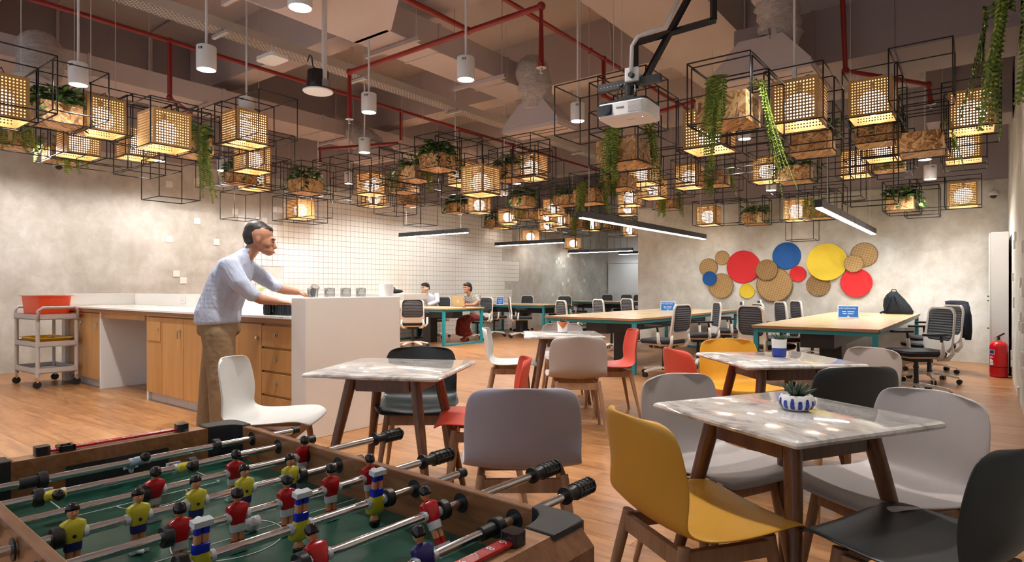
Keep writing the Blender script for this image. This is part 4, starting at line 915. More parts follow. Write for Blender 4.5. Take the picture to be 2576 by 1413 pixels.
# locker and extinguisher in the corner
t = thing('tall_locker', 'tall shallow white cabinet in the right corner', 'cabinet', (.262, 11.4, 0)); MB().box(-.19,-.002,-.76,.76,.03,1.93).build('carcass', 'paint_white', t, bevel=.004)
for k in range(2): MB().box(-.21,-.192,-.755+k*.757,-.003+k*.757,.06,1.92).build('door', 'paint_white', t, bevel=.003)
MB().box(-.19,-.002,-.76,.76,0,.03).build('plinth', 'black_plastic', t)
for z in (1.0, 1.06, .62): MB().ell((-.22,-.6,z),(.012,.012,.012)).build('pin', 'leaf', t)
p = onz(2507, 946, 0); t = thing('fire_extinguisher', 'red fire extinguisher standing by the white cabinet', 'extinguisher', (.15, 10.42, 0), 0)
MB().lathe([(.09,0),(.098,.01),(.098,.03),(.095,.04),(.1,.06),(.1,.40),(.09,.44),(.06,.465),(.03,.47),(.028,.49),(.01,.49)], 28).build('cylinder', 'red_gloss', t, smooth='auto')
MB().lathe([(.034,.468),(.034,.485)], 16, cap=False).build('collar', 'gold', t); MB().lathe([(.1012,.13),(.1012,.14)], 28, cap=False).build('strap', 'black_plastic', t)
MB().cbox((0,0,.51),(.03,.03,.05)).build('valve', 'black_plastic', t); MB().cbox((.02,0,.55),(.10,.02,.02),0,R(-35)).build('lever', 'black_plastic', t); MB().cbox((-.03,0,.51),(.03,.03,.03)).build('gauge', 'steel', t)
def patch(a0, a1, z0, z1, mt, nm, r=.1008):
    n = 6; vs = []
    for i in range(n+1):
        a = a0+(a1-a0)*i/n; vs += [(r*math.cos(a), r*math.sin(a), z0), (r*math.cos(a), r*math.sin(a), z1)]
    MB().add(vs, [(2*i, 2*i+2, 2*i+3, 2*i+1) for i in range(n)]).build(nm, mt, t, smooth=True)
a0 = PI+.35; patch(a0, a0+.75, .30, .36, 'paint_white', 'badge'); patch(a0+.04, a0+.70, .307, .353, 'blue_gloss', 'badge_field', .1012)
for k, (za, zb, b) in enumerate(((.255,.27,.5),(.225,.24,.35),(.195,.225,.5),(.16,.19,.55))): patch(a0+.08, a0+.08+b, za, zb, 'paint_white', 'label_line')
# ------------------------------------------------------------------ foosball table
FA = R(-2.2); FO = Vector((-1.114, .5963, 0)); RZ = .803; ROD = .777; FLD = .714
XF, XN = -.545, .535           # inner faces of the end rails (far, near), local
YLi, YRi = -.2825, .2825
ft = thing('foosball_table', 'wooden foosball table with green pitch in the foreground', 'games table', FO, FA)
MB().box(XF-.05, XN+.05, YRi, YRi+.018, .60, RZ).build('side_wall', 'foos_wood', ft, bevel=.002)
MB().box(XF-.05, XN+.05, YLi-.018, YLi, .60, RZ).build('side_wall', 'foos_wood', ft, bevel=.002)
MB().box(XF, XN, YLi, YRi, FLD-.02, FLD).build('pitch', 'green_field', ft)
def endrail(x0, x1, ch):
    pr = [(x0, .60), (x0, RZ), (x1, RZ), (x1+ch, RZ-abs(ch)), (x1+ch, .60)]
    m = MB(); m.loft([[(x, YLi, z) for x, z in pr], [(x, YRi, z) for x, z in pr]]); return m
endrail(XF, XF-.045, -.02).build('end_wall', 'foos_wood', ft); endrail(XN, XN+.05, .03).build('end_wall', 'foos_wood', ft)
MB().box(XF-.044, XF-.0005, YLi+.08, YRi-.08, RZ-.0005, RZ+.0008).build('rail_veneer', 'foos_top', ft); MB().box(XN+.0005, XN+.05, YLi+.06, YRi-.055, RZ-.0005, RZ+.0008).build('rail_veneer', 'foos_top', ft)
MB().rbox(XF-.001, XF+.0015, -.11, .11, FLD, RZ-.03, .0007, 1).build('goal_mouth', 'black_plastic', ft); MB().rbox(XN-.0015, XN+.001, -.11, .11, FLD, RZ-.03, .0007, 1).build('goal_mouth', 'black_plastic', ft)
MB().box(XF-.05, XN+.05, YLi-.018, YRi+.018, .56, .60).build('underframe', 'foos_wood', ft)
# corner caps
for sx in (-1, 1):
    for sy in (-1, 1):
        xi = XF if sx < 0 else XN; yi = YLi if sy < 0 else YRi
        m = MB(); o = []
        for i in range(9):
            a = R(90*i/8); o.append((xi+sx*(.0-.0)+sx*(.052*math.sin(a) if True else 0)+sx*.004, yi+sy*(.024*math.cos(a))))
        # curved inner fillet
        inn = [(xi-sx*.045*(1-math.sin(R(90*i/8))), yi-sy*.075*(1-math.cos(R(90*i/8)))) for i in range(9)]
        poly = [(xi-sx*.045, yi+sy*.022)] + o + [(xi+sx*.056, yi-sy*.075)] + [(x, y) for x, y in reversed(inn)]
        if sx*sy < 0: poly.reverse()
        m.prism(poly, .60, RZ+.004); m.build('corner_cap', 'black_plastic', ft, smooth='auto', bevel=.002)
        MB().box(min(xi, xi+sx*.05), max(xi, xi+sx*.05), min(yi-sy*.05, yi+sy*.018), max(yi-sy*.05, yi+sy*.018), 0, .60).build('leg', 'foos_wood', ft)
# pitch markings
def ringm(c, r, w, n=40, a0=0, a1=2*PI):
    m = MB(); vs = []
    for i in range(n+1):
        a = a0+(a1-a0)*i/n; vs += [(c[0]+(r-w)*math.cos(a), c[1]+(r-w)*math.sin(a), FLD+.0008), (c[0]+(r+w)*math.cos(a), c[1]+(r+w)*math.sin(a), FLD+.0008)]
    m.add(vs, [(2*i, 2*i+1, 2*i+3, 2*i+2) for i in range(n)]); return m
ringm((0,0), .095, .0014).build('centre_circle', 'line_white', ft)
MB().box(-.0014,.0014,YLi,YRi,FLD+.0002,FLD+.0008).build('halfway_line', 'line_white', ft)
for s, x in ((1, XF), (-1, XN)):
    a, b = (x, x+s*.19)
    for y in (-.15, .15): MB().box(min(a,b), max(a,b), y-.0014, y+.0014, FLD+.0002, FLD+.0008).build('box_line', 'line_white', ft)
    MB().box(b-.0014, b+.0014, -.15, .15, FLD+.0002, FLD+.0008).build('box_line', 'line_white', ft)
    ringm((b, 0), .07, .0014, 20, -PI/2 if s > 0 else PI/2, PI/2 if s > 0 else 3*PI/2).build('penalty_arc', 'line_white', ft)
# score counters
def scorer(x, lab, far):
    t = thing('score_counter', lab, 'score counter', FO + Matrix.Rotation(FA, 3, 'Z') @ Vector((x, 0, RZ+.0012)), FA)
    L = .145
    MB().box(-.010, .010, -L, L, .004, .009).build('red_bar', 'red_gloss', t)
    for s in (-1, 1): MB().rbox(-.015, .015, s*(L+.005)-.014, s*(L+.005)+.014, 0, .02, .006).build('end_block', 'black_gloss', t, smooth='auto')
    fr = MB()
    y = -.105
    for a in ((-.016,-.010,y-.016,y+.016),(.010,.016,y-.016,y+.016),(-.016,.016,y-.016,y-.010),(-.016,.016,y+.010,y+.016)): fr.box(a[0], a[1], a[2], a[3], .002, .014)
    fr.build('slider', 'black_gloss', t)
    for k in range(10): text(str(k), 'numeral', 'paint_white', t, (0, (.128-k*.0285)*(1 if far else -1), .0093), (0, 0, -PI/2 if far else PI/2), .019, ext=.0002)
scorer(XF-.021, 'red score counter with white numerals on the far rail', True); scorer(XN+.024, 'red score counter with white numerals on the near rail', False)

# players
def rr3(z, hx, hy, cx=0, r=None):
    r = min(hx, hy)*.75 if r is None else r; return [(x+cx, y, z) for x, y in rrect(-hx, hx, -hy, hy, r, 3)]
S_ = .001
def L3(rows): return MB().loft([rr3(z*S_, hx*S_, hy*S_, cx*S_) for z, hx, hy, cx in rows])
PM = {}
PM['shirt'] = L3([(-13,7.5,12,0),(-6,9,14,0),(4,9.5,16.5,0),(14,9,19,0),(19,7.5,18,0),(23,5.5,11,0),(25,4,5,0)]).mesh('shirt', 'auto')
PM['shorts'] = L3([(-12.5,8,13,0),(-20,8,13,0),(-26,7.5,12.5,0),(-27,6,11,0)]).mesh('shorts', 'auto')
m = MB()
for s in (-1, 1): m.loft([[(x, y+s*.0058, z*S_) for x, y in rrect(-hx*S_, hx*S_, -hy*S_, hy*S_, hx*.7*S_, 3)] for z, hx, hy in ((-26,5.6,5.4),(-34,5.2,5),(-43,4.8,4.6))])
PM['thighs'] = m.mesh('legs', 'auto')
m = MB()
for s in (-1, 1): m.loft([[(x, y+s*.0058, z*S_) for x, y in rrect(-hx*S_, hx*S_, -hy*S_, hy*S_, hx*.7*S_, 3)] for z, hx, hy in ((-41,5.6,5.5),(-46,5.4,5.3),(-53,5.6,5.5))])
PM['socks'] = m.mesh('socks', 'auto')
m = MB(); m.box(-.0075,.0085,-.0145,.0145,-.0615,-.0525); m.ell((.010,0,-.057),(.010,.006,.0045),8,5); PM['foot'] = m.mesh('foot_block', 'auto')
m = MB(); m.cyl((0,0,.022),(0,0,.030),.0048,n=10); m.ell((0,0,.0365),(.0095,.0085,.0125),14,9); m.ell((.0095,0,.035),(.0022,.0018,.0028),6,4); PM['head'] = m.mesh('head', True)
m = MB(); m.loft([[(-.0012+(.0108*k)*math.cos(a)-.0006, (.0102*k)*math.sin(a), z-.0045*math.cos(a)*(-1 if z < .045 else 0)*0 - (.006 if math.cos(a) < -.2 and z < .044 else 0)) for a in [2*PI*i/14 for i in range(14)]] for z, k in ((.0395,1.0),(.043,1.02),(.0465,.9),(.0492,.62),(.0503,.15))]); PM['hair'] = m.mesh('hair', True)
PM['cuffs'] = MB().cyl((0, .0145, 0), (0, .0212, 0), .0095, n=14).mesh('cuff', 'auto'); PM['cuffb'] = MB().cyl((0, -.0145, 0), (0, -.0212, 0), .0095, n=14).mesh('cuff', 'auto')
PM['screw'] = MB().cyl((.0088,0,-.002),(.0102,0,-.002),.0028,n=10).mesh('screw_hole')
PM['eyes'] = MB().ell((.0088,.0032,.0385),(.0008,.0011,.0006),5,3).mesh('eye'); PM['eyeb'] = MB().ell((.0088,-.0032,.0385),(.0008,.0011,.0006),5,3).mesh('eye')
KIT = {'y': dict(shirt='p_yellow', shorts='p_navy', socks='p_navy'), 'r': dict(shirt='p_red', shorts='p_white', socks='p_sock_red'), 'i': dict(shirt='p_ice', shorts='p_navy', socks='p_navy'), 'n': dict(shirt='p_navy', shorts='p_blue', socks='p_navy'), 'u': dict(shirt='p_yellow', shorts='p_blue', socks='p_blue')}
PMC = {}
def pmesh(key, mt):
    if (key, mt) not in PMC: me = PM[key].copy(); me.materials.clear(); me.materials.append(MAT[mt]); PMC[(key, mt)] = me
    return PMC[(key, mt)]
def player(parent, y, kit, tilt, face):
    e = sub('player', parent, (0, y, 0), (0, tilt, 0 if face > 0 else PI))
    if face < 0: e.rotation_euler = (0, tilt, PI)
    k = KIT[kit]
    for key, mt in (('shirt', k['shirt']), ('shorts', k['shorts']), ('thighs', 'p_skin'), ('socks', k['socks']), ('foot', 'p_white'), ('head', 'p_skin'), ('hair', 'p_hair'), ('cuffs', 'p_white'), ('cuffb', 'p_white'), ('screw', 'black_plastic'), ('eyes', 'p_hair'), ('eyeb', 'p_hair')):
        o = bpy.data.objects.new({'thighs': 'legs', 'foot': 'foot_block', 'cuffs': 'cuff', 'cuffb': 'cuff', 'screw': 'screw_hole', 'eyes': 'eye', 'eyeb': 'eye'}.get(key, key), pmesh(key, mt)); COL.objects.link(o); o.parent = e
    return e
E1 = Vector((math.cos(FA), math.sin(FA))); E2 = Vector((-math.sin(FA), math.cos(FA)))
def pxof(x, y):
    w = FO.xy + E1*x + E2*y; xc = w.x*CT + w.y*ST; zc = -w.x*ST + w.y*CT; return CX + F*xc/zc
def ysolve(x, px):
    a, b = -.6, 1.2
    for _ in range(50):
        mid = (a+b)/2
        if pxof(x, mid) < px: a = mid
        else: b = mid
    return (a+b)/2
x1 = -.452; dxr = .1292
RODS = [('i', (350,), 70, 1, None, 745, (107, 544), 'foosball rod with the pale blue goalkeeper at the far end'), ('y', (132, 463), 82, 1, None, 785, (96, 484), 'foosball rod with two yellow players lying flat'), ('r', (388, 590, 762), -8, -1, (941, 1012), None, (361, 786), 'foosball rod with three red players'),
        ('y', (183, 348, 493, 615, 730), 0, 1, None, 905, (143, 757), 'foosball rod with five yellow players'), ('r', (452, 597, 722, 832, 930), 2, -1, (1061, 1140), None, (419, 958), 'foosball rod with five red players'), ('u', (503, 755, 945), 187, 1, None, 1163, (455, 976), 'foosball rod with upside-down yellow players'),
        ('r', (800, 1085), 28, -1, (1337, 1405), None, (758, 1114), 'foosball rod with two red players leaning forward'), ('n', (1068,), 22, -1, (1420, 1490), None, (1250,), 'foosball rod with the navy goalkeeper nearest us')]
for i, (kit, pl, tilt, face, hand, cap, bump, lab) in enumerate(RODS):
    x = x1 + i*dxr; w = FO.xy + E1*x
    t = thing('foosball_rod', lab, 'game rod', (w.x, w.y, ROD), FA, 'foosball rods')
    yr = ysolve(x, hand[0])+.01 if hand else ysolve(x, cap)
    yl = -.36 if hand else -.62
    MB().cyl((0, yl, 0), (0, yr, 0), .008, n=16).build('rod', 'chrome', t, smooth='auto')
    for px in pl: player(t, ysolve(x, px), kit, R(tilt), face)
    for px in bump: MB().cyl((0, ysolve(x, px)-.008, 0), (0, ysolve(x, px)+.008, 0), .0175, n=20).build('bumper', 'black_plastic', t, smooth='auto', bevel=.002)
    for yy in (YRi, YLi): 
        MB().lathe([(.0085,-.004),(.018,-.003),(.018,.0),(.0085,.001)], 20).xf(Matrix.Translation((0, yy-.001 if yy > 0 else yy-.0215, 0)) @ Matrix.Rotation(-PI/2 if yy < 0 else PI/2, 4, 'X')).build('bushing', 'black_plastic', t, smooth='auto')
        MB().lathe([(.0085,-.004),(.018,-.003),(.018,.0),(.0085,.001)], 20).xf(Matrix.Translation((0, yy+.0215 if yy > 0 else yy+.001, 0)) @ Matrix.Rotation(PI/2 if yy < 0 else -PI/2, 4, 'X')).build('bushing', 'black_plastic', t, smooth='auto')
    if i in (0, 7):
        b = ysolve(x, bump[0]); MB().cyl((0, b-.04, 0), (0, b-.008, 0), .0115, n=14).build('collar', 'black_plastic', t, smooth='auto')
    if hand:
        y0 = ysolve(x, hand[0]); y1 = ysolve(x, hand[1]); l = y1-y0
        h = MB().tube([(0,y0,0),(0,y0+.006,0),(0,y0+.007,0),(0,y0+l*.25,0),(0,y0+l*.32,0),(0,y0+l*.6,0),(0,y0+l*.92,0),(0,y1,0)], [.017,.017,.011,.011,.0145,.0155,.0135,.008], 16).build('handle', 'black_plastic', t, smooth='auto')
        for k in range(5): MB().tube([(.0150*math.cos(a), y0+l*(.36+.13*k), .0150*math.sin(a)) for a in [2*PI*j/16 for j in range(16)]], .0022, 5, closed=True).build('grip_ring', 'black_plastic', h)
        for k in range(8):
            a = 2*PI*k/8; MB().tube([(.0145*math.cos(a), y0+l*.33, .0145*math.sin(a)), (.0155*math.cos(a), y0+l*.6, .0155*math.sin(a)), (.0138*math.cos(a), y0+l*.92, .0138*math.sin(a))], .002, 5).build('grip_rib', 'black_plastic', h)
    else: MB().cyl((0, yr-.012, 0), (0, yr+.006, 0), .0105, n=14).build('end_cap', 'black_plastic', t, smooth='auto')
# ball
b = onz(634, 1313, FLD+.017); t = thing('foosball_ball', 'small white football lying on the green pitch', 'ball', (b.x, b.y, FLD+.0175))
MB().ell((0,0,0), .017, 22, 14).build('ball', 'white_gloss', t, smooth=True)
for d in ((.3,-.8,.5),(.8,-.3,.5),(-.1,-.9,-.2),(.9,-.3,-.3),(.1,-.3,.95),(.55,-.8,-.05)):
    v = Vector(d).normalized(); a = v.orthogonal().normalized(); c = v.cross(a); r_ = .004
    MB().add([v*.0172+a*(r_*math.cos(k*2*PI/5))+c*(r_*math.sin(k*2*PI/5))-v*.0003 for k in range(5)], [(0,1,2,3,4)]).build('patch', 'grey_metal', t)
# ------------------------------------------------------------------ hanging cages, perforated lamps, planters
LS, PH, CS = .36, .20, .45      # lamp cube, planter height, cage cell
def corner(px, y0, y1, size, which='n', side=LS):
    zc = F*size/(y1-y0); sx, sy = {'n': (1, -1), 'r': (1, 1), 'l': (-1, -1)}[which]
    for _ in range(200):                                       # partly hidden boxes measure small: keep them inside the room and below the ducts
        p = at(px, (y0+y1)/2, zc); c = Vector((p.x - sx*side/2, p.y - sy*side/2, p.z - size/2))
        if c.x > XL+.3 and c.z < 2.80 and (c.y < YB-.35 or c.x < XO-.3) and c.y < YF-.6: break
        zc *= .985
    return c      # centre of the underside
def perf_mesh():
    NX, NZ = 13, 12; mg = .022; W = LS/2; th = .004
    cw, chh = (LS-2*mg)/NX, (LS-2*mg)/NZ; rad = .0069; m = MB()
    def q(x0, x1, z0, z1): m.add([(x0,0,z0),(x1,0,z0),(x1,0,z1),(x0,0,z1)], [(0,1,2,3)]); m.add([(x0,th,z0),(x1,th,z0),(x1,th,z1),(x0,th,z1)], [(3,2,1,0)])
    q(-W, W, 0, mg); q(-W, W, LS-mg, LS); q(-W, -W+mg, mg, LS-mg); q(W-mg, W, mg, LS-mg)
    for i in range(NX):
        for j in range(NZ):
            cx = -W+mg+cw*(i+.5); cz = mg+chh*(j+.5); o = []; h = []
            for k in range(8):
                a = PI/8+k*PI/4; c, s = math.cos(a), math.sin(a); h.append((cx+rad*c, cz+rad*s))
                f = 1/max(abs(math.cos(k*PI/4+PI/8)), abs(math.sin(k*PI/4+PI/8)))
                o.append((cx+max(-1,min(1,c*f))*cw/2, cz+max(-1,min(1,s*f))*chh/2))
            # outer ring uses 4 corners: build 8 quads with the cell corners inserted
            for y, rev in ((0, False), (th, True)):
                vs = [(x, y, z) for x, z in o] + [(x, y, z) for x, z in h]; cor = [(cx+cw/2,y,cz+chh/2),(cx-cw/2,y,cz+chh/2),(cx-cw/2,y,cz-chh/2),(cx+cw/2,y,cz-chh/2)]
                fs = [(k, (k+1) % 8, 8+(k+1) % 8, 8+k) for k in range(8)]
                fs += [(16+i2, (2*i2+1) % 8, 2*i2) for i2 in range(4)]
                vs += cor
                m.add(vs, [tuple(reversed(f_)) for f_ in fs] if not rev else fs)
            vs = [(x, 0, z) for x, z in h] + [(x, th, z) for x, z in h]; m.add(vs, [(k, (k+1) % 8, 8+(k+1) % 8, 8+k) for k in range(8)])
    return m.mesh('perforated_panel')
PERF = perf_mesh(); PERF.materials.append(MAT['lamp_tan'])
LTOP = MB().box(-LS/2+.004, LS/2-.004, -LS/2+.004, LS/2-.004, LS-.004, LS).mesh('top_panel'); LTOP.materials.append(MAT['lamp_tan'])
GLB = MB().ell((0,0,.165), .122, 14, 9).mesh('globe_bulb', True); GLB.materials.append(MAT['globe'])
SKT = MB().cyl((0,0,.284),(0,0,LS), .022, n=10).mesh('lamp_socket'); SKT.materials.append(MAT['black_plastic'])
CRD = MB().tube([(0,0,LS),(.02,.0,LS+.05),(.07,.02,LS+.07),(.10,.03,LS+.02)], .004, 5).mesh('lamp_cord'); CRD.materials.append(MAT['black_plastic'])
FRM = MB()
for a, b in ((-1,1),(1,1),(-1,-1),(1,-1)): pass
CELLS = []; NAMES = []
def lamp(c, lab):
    t = thing('perforated_lamp', 'tan perforated box lamp ' + lab, 'lamp', c, 0, 'tan perforated box lamps')
    for k in range(4):
        a = k*PI/2; o = bpy.data.objects.new('perforated_panel', PERF); COL.objects.link(o); o.parent = t
        o.location = (math.sin(a)*LS/2, -math.cos(a)*LS/2, 0); o.rotation_euler = (0, 0, a)
    for me in (LTOP, GLB, SKT, CRD):
        o = bpy.data.objects.new(me.name, me); COL.objects.link(o); o.parent = t
    CELLS.append(c); NAMES.append((c, 'the lamp ' + lab)); return t
OSB = []
hw, th_ = LS/2, .014
OSB.append(('board', MB().box(-hw, hw, -hw, -hw+th_, 0, PH).mesh('board'))); OSB.append(('board', MB().box(-hw, hw, hw-th_, hw, 0, PH).mesh('board')))
OSB.append(('board', MB().box(-hw, -hw+th_, -hw+th_, hw-th_, 0, PH).mesh('board'))); OSB.append(('board', MB().box(hw-th_, hw, -hw+th_, hw-th_, 0, PH).mesh('board')))
OSB.append(('bottom_board', MB().box(-hw+th_, hw-th_, -hw+th_, hw-th_, 0, th_).mesh('bottom_board')))
SOIL = MB().box(-hw+th_, hw-th_, -hw+th_, hw-th_, PH-.04, PH-.03).mesh('soil')
def leafq(m, p, d, n, l, w):
    d = d.normalized(); s = d.cross(n)
    if s.length < 1e-4: s = d.orthogonal()
    s.normalize(); u = s.cross(d)
    m.add([p, p+d*l*.35+s*w*.5+u*.004, p+d*l*.75+s*w*.33, p+d*l-u*l*.12, p+d*l*.75-s*w*.33, p+d*l*.35-s*w*.5+u*.004, p+d*l*.45-u*w*.12],
          [(0,1,6),(1,2,6),(2,3,6),(3,4,6),(4,5,6),(5,0,6)])
def ivy_mesh(seed, n=110, spread=.21, top=.25, size=.088):
    r = random.Random(seed); m = MB()
    for k in range(9):
        a = r.uniform(0, 2*PI); e = Vector((math.cos(a)*r.uniform(.05,spread), math.sin(a)*r.uniform(.05,spread), PH+r.uniform(.05,top)))
        m.tube([(e.x*.2, e.y*.2, PH-.04), (e.x*.7, e.y*.7, PH+(e.z-PH)*.7), tuple(e)], .003, 4)
    for k in range(n):
        a = r.uniform(0, 2*PI); rr = spread*math.sqrt(r.random()); z = PH-.02+r.random()*top*(1-.5*rr/spread)
        p = Vector((math.cos(a)*rr, math.sin(a)*rr, z)); d = Vector((math.cos(a)+r.uniform(-.6,.6), math.sin(a)+r.uniform(-.6,.6), r.uniform(-.5,.5))); l = size*r.uniform(.7,1.3)
        leafq(m, p, d, Vector((r.uniform(-.4,.4), r.uniform(-.4,.4), 1)), l, l*.75)
    for k in range(3):       # a few strands over the edge
        a = r.uniform(0, 2*PI); q = Vector((math.cos(a)*.19, math.sin(a)*.19, PH+.02)); o = Vector((math.cos(a), math.sin(a), 0)); pts = [q]
        for s in range(5):
            q = q + o*.03*(1 if s < 2 else .2) + Vector((r.uniform(-.02,.02), r.uniform(-.02,.02), -.045 if s else .01)); pts.append(q.copy())
            leafq(m, q, o+Vector((r.uniform(-.8,.8), r.uniform(-.8,.8), -.6)), Vector((0,0,1)), size, size*.75)
        m.tube(pts, .003, 4)
    return m.mesh('foliage')
def fern_mesh(seed, strands=7, drop=.5, side=(0, -1), tight=False):
    r = random.Random(seed); m = MB()
    sx, sy = side
    for k in range(strands):
        u = r.uniform(-.15, .15) if not tight else r.uniform(-.06, .06); q = Vector((sx*.15 + (u if sx == 0 else 0), sy*.15 + (u if sy == 0 else 0), PH+.03+r.uniform(0,.08))); o = Vector((sx, sy, 0))
        L = drop*r.uniform(.45, 1.0); n = int(L/.022)+3; pts = [q.copy()]; sway = Vector((r.uniform(-.25,.25), r.uniform(-.25,.25), 0))
        for s in range(n):
            f = s/n; stp = o*(.045 if s < 2 else .004) + Vector((0,0,(.012 if s == 0 else (-.008 if s == 1 else -.022)))) + sway*.022*f; q = q+stp; pts.append(q.copy())
            t_ = (pts[-1]-pts[-2]).normalized(); sd = t_.cross(o if abs(t_.z) > .7 else Vector((0,0,1)))
            if sd.length < .1: sd = Vector((1,0,0))
            sd.normalize(); w = .042*(1-.55*f)
            for sg in (-1, 1):
                d = (sd*sg + t_*.55 + o*r.uniform(-.35,.35)); leafq(m, q, d, o, w, .015)
        m.tube(pts, .0022, 3)
    return m.mesh('foliage')
IVY = [ivy_mesh(s) for s in (1, 2, 3)]; 
FERN = {}
for nm, a in (('short', (11, 9, .32, (0,-1))), ('shortx', (12, 9, .36, (1,0))), ('long', (13, 12, .85, (1,0), True)), ('longy', (14, 10, .62, (0,-1), True)), ('mid', (15, 11, .48, (0,-1), True)), ('midx', (16, 11, .48, (1,0), True))): FERN[nm] = fern_mesh(*a)
for me in IVY: me.materials.append(MAT['leaf'])
for me in FERN.values(): me.materials.append(MAT['fern'])
def planter(c, lab, plants):
    t = thing('hanging_planter', 'strand-board planter box ' + lab, 'planter', c, 0, 'hanging strand-board planters')
    for nm, me in OSB: put(me, nm, 'osb', t)
    put(SOIL, 'soil', 'soil', t)
    for k, p in enumerate(plants.split()):
        me = IVY[int(p[-1])] if p.startswith('ivy') else FERN[p]
        o = bpy.data.objects.new('foliage', me); COL.objects.link(o); o.parent = t
        if p.startswith('ivy'): o.rotation_euler = (0, 0, random.uniform(0, 6))
    CELLS.append(c); NAMES.append((c, 'the planter ' + lab)); return t
LAMPS = [(75,197,307,'r','cut by the left edge of the photo'), (219,235,322,'n','right of the leftmost leafy planter'), (168,318,372,'n','low down behind the leftmost leafy planter'), (322,318,385,'n','behind the big lamp over the counter'), (386,267,361,'n','big and near, over the left end of the counter'),
  (598,273,347,'n','hanging below the counter downlight'), (622,361,420,'n','under the lamp below the counter downlight'), (630,420,464,'n','lowest of the stack right of the long fern'), (749,498,547,'n','alone in front of the first tiles'), (931,431,484,'n','at the left end of the middle cage row'), (938,475,508,'n','small, under the left end of the middle cage row'),
  (1214,411,483,'n','big, in the centre of the middle cages'), (1168,403,458,'n','just behind the big centre lamp'), (1344,382,444,'n','right of the centre lamp, below the air hood'), (1208,492,529,'n','hanging low under the big centre lamp'), (1281,527,557,'n','small, among the far planters on the left'), (1264,541,569,'n','small, lowest left of the far cluster'),
  (1399,500,536,'n','small, beside the pale far planter'), (1383,525,553,'n','small, middle of the far cluster'), (1383,553,573,'n','small, under the middle of the far cluster'), (1416,538,564,'n','small, right of the far cluster'), (1496,548,575,'n','small, above the start of the long linear light'), (1592,566,586,'n','tiny, at the corner of the tray wall'), (1338,582,602,'n','tiny, behind the second linear light'), (1447,598,621,'n','tiny, at the end of the second linear light'),
  (1595,473,507,'n','behind the long ferns left of the tray wall'), (1590,506,529,'n','low behind the long ferns left of the tray wall'), (1634,398,455,'n','bright, under the projector'), (1658,452,485,'n','below the bright lamp under the projector'), (1718,278,378,'l','large, half hidden by the big strand-board planter'), (2058,185,298,'n','largest and brightest, hung on a white rod'),
  (2244,186,281,'n','right of the largest lamp'), (2503,214,312,'n','high up near the right edge'), (2471,318,395,'n','below the high lamp near the right edge'), (1752,410,465,'n','left of the fern-draped planter before the tray wall'), (1954,390,450,'n','behind the longest trailing fern'), (2184,372,434,'n','with a fern hanging over its front'), (2262,322,386,'n','tucked under the lamp right of the largest'),
  (1797,518,560,'n','lowest, at the left of the row before the tray wall'), (2026,501,547,'n','in the middle of the row before the tray wall'), (2460,453,514,'n','at the right end of the row before the tray wall')]
for px, y0, y1, w, lab in LAMPS: lamp(corner(px, y0, y1, LS, w), lab)
PLANT = [(102,249,297,'n','with big pale leaves at the far left','ivy0 ivy2'), (128,362,394,'n','with short ferns near the dome camera','shortx short midx'), (-12,318,352,'n','cut by the left edge of the photo','shortx'), (538,348,393,'r','with ivy right of the big counter lamp','ivy1 long'), (591,425,455,'n','under the fern by the counter lamps','ivy2'), (760,446,480,'n','with dark ivy above the first tiles','ivy0'),
  (1103,381,418,'n','with ivy at the top of the middle cages','ivy1 ivy0'), (1046,413,448,'n','pale, left of the top middle planter','ivy2 midx'), (1015,450,478,'n','behind the pale middle planter','short'), (1027,487,513,'n','low in the middle cages, over the tiles','ivy0'), (1288,412,446,'n','between the centre lamps','ivy1'), (1150,509,532,'n','with trailing ivy over the laptop desk','ivy2 ivy1'), (1322,491,516,'n','brightly lit, with variegated ivy','ivy0 ivy1'),
  (1432,488,513,'n','left of the fern-draped middle planter','ivy2'), (1496,472,507,'n','draped with a thick fern in the middle','midx mid'), (1598,340,402,'n','directly under the projector','midx mid'), (1245,551,569,'n','with ivy, leftmost of the far cluster','ivy1'), (1328,526,549,'n','in the middle of the far cluster','short'), (1465,552,573,'n','with ferns over the second linear light','mid midx'), (1545,560,578,'n','near the far corner of the tray wall','ivy0'), (1692,496,522,'n','with two dark ferns before the tray wall','mid midx'), (1574,436,470,'n','behind the bright lamp under the projector','mid'),
  (1876,222,294,'n','big, with the longest trailing fern','long longy'), (2084,322,374,'n','just below the largest lamp','ivy1'), (2030,411,450,'n','with ivy below the largest lamp','ivy2'), (2245,305,352,'n','with broad leaves right of the largest lamp','ivy0 midx'), (2372,322,374,'n','with a long fern before the right-hand lamps','midx'), (2273,386,418,'n','low down right of the fern-covered lamp','short'), (1818,428,461,'n','with a fern on each side before the tray wall','midx mid'), (1919,532,560,'n','with dark leaves in the row before the tray wall','ivy1'), (2080,513,545,'n','beside the middle lamp of the row before the tray wall','short'), (2298,492,525,'n','with pale ivy in the row before the tray wall','ivy0 ivy2')]
for px, y0, y1, w, lab, pl in PLANT: planter(corner(px, y0, y1, PH, w), lab, pl)
t = thing('hanging_fern', 'trailing fern in a small wall pot at the right edge of the photo', 'plant', (.19, 3.62, 2.17))
MB().lathe([(.04,PH-.02),(.07,PH+.05),(.062,PH+.05),(.05,PH+.0)], 14).build('pot', 'black_plastic', t, smooth='auto'); MB().box(.05,.0985,-.015,.015,PH,PH+.03).build('bracket', 'black_plastic', t)
for k, nm in enumerate(('mid', 'midx', 'mid')):
    o = bpy.data.objects.new('foliage', fern_mesh(40+k, 13, .55, ((-1,0),(0,-1),(-.7,-.7))[k], True)); o.data.materials.append(MAT['fern']); COL.objects.link(o); o.parent = t; o.scale = (.75,.75,1)
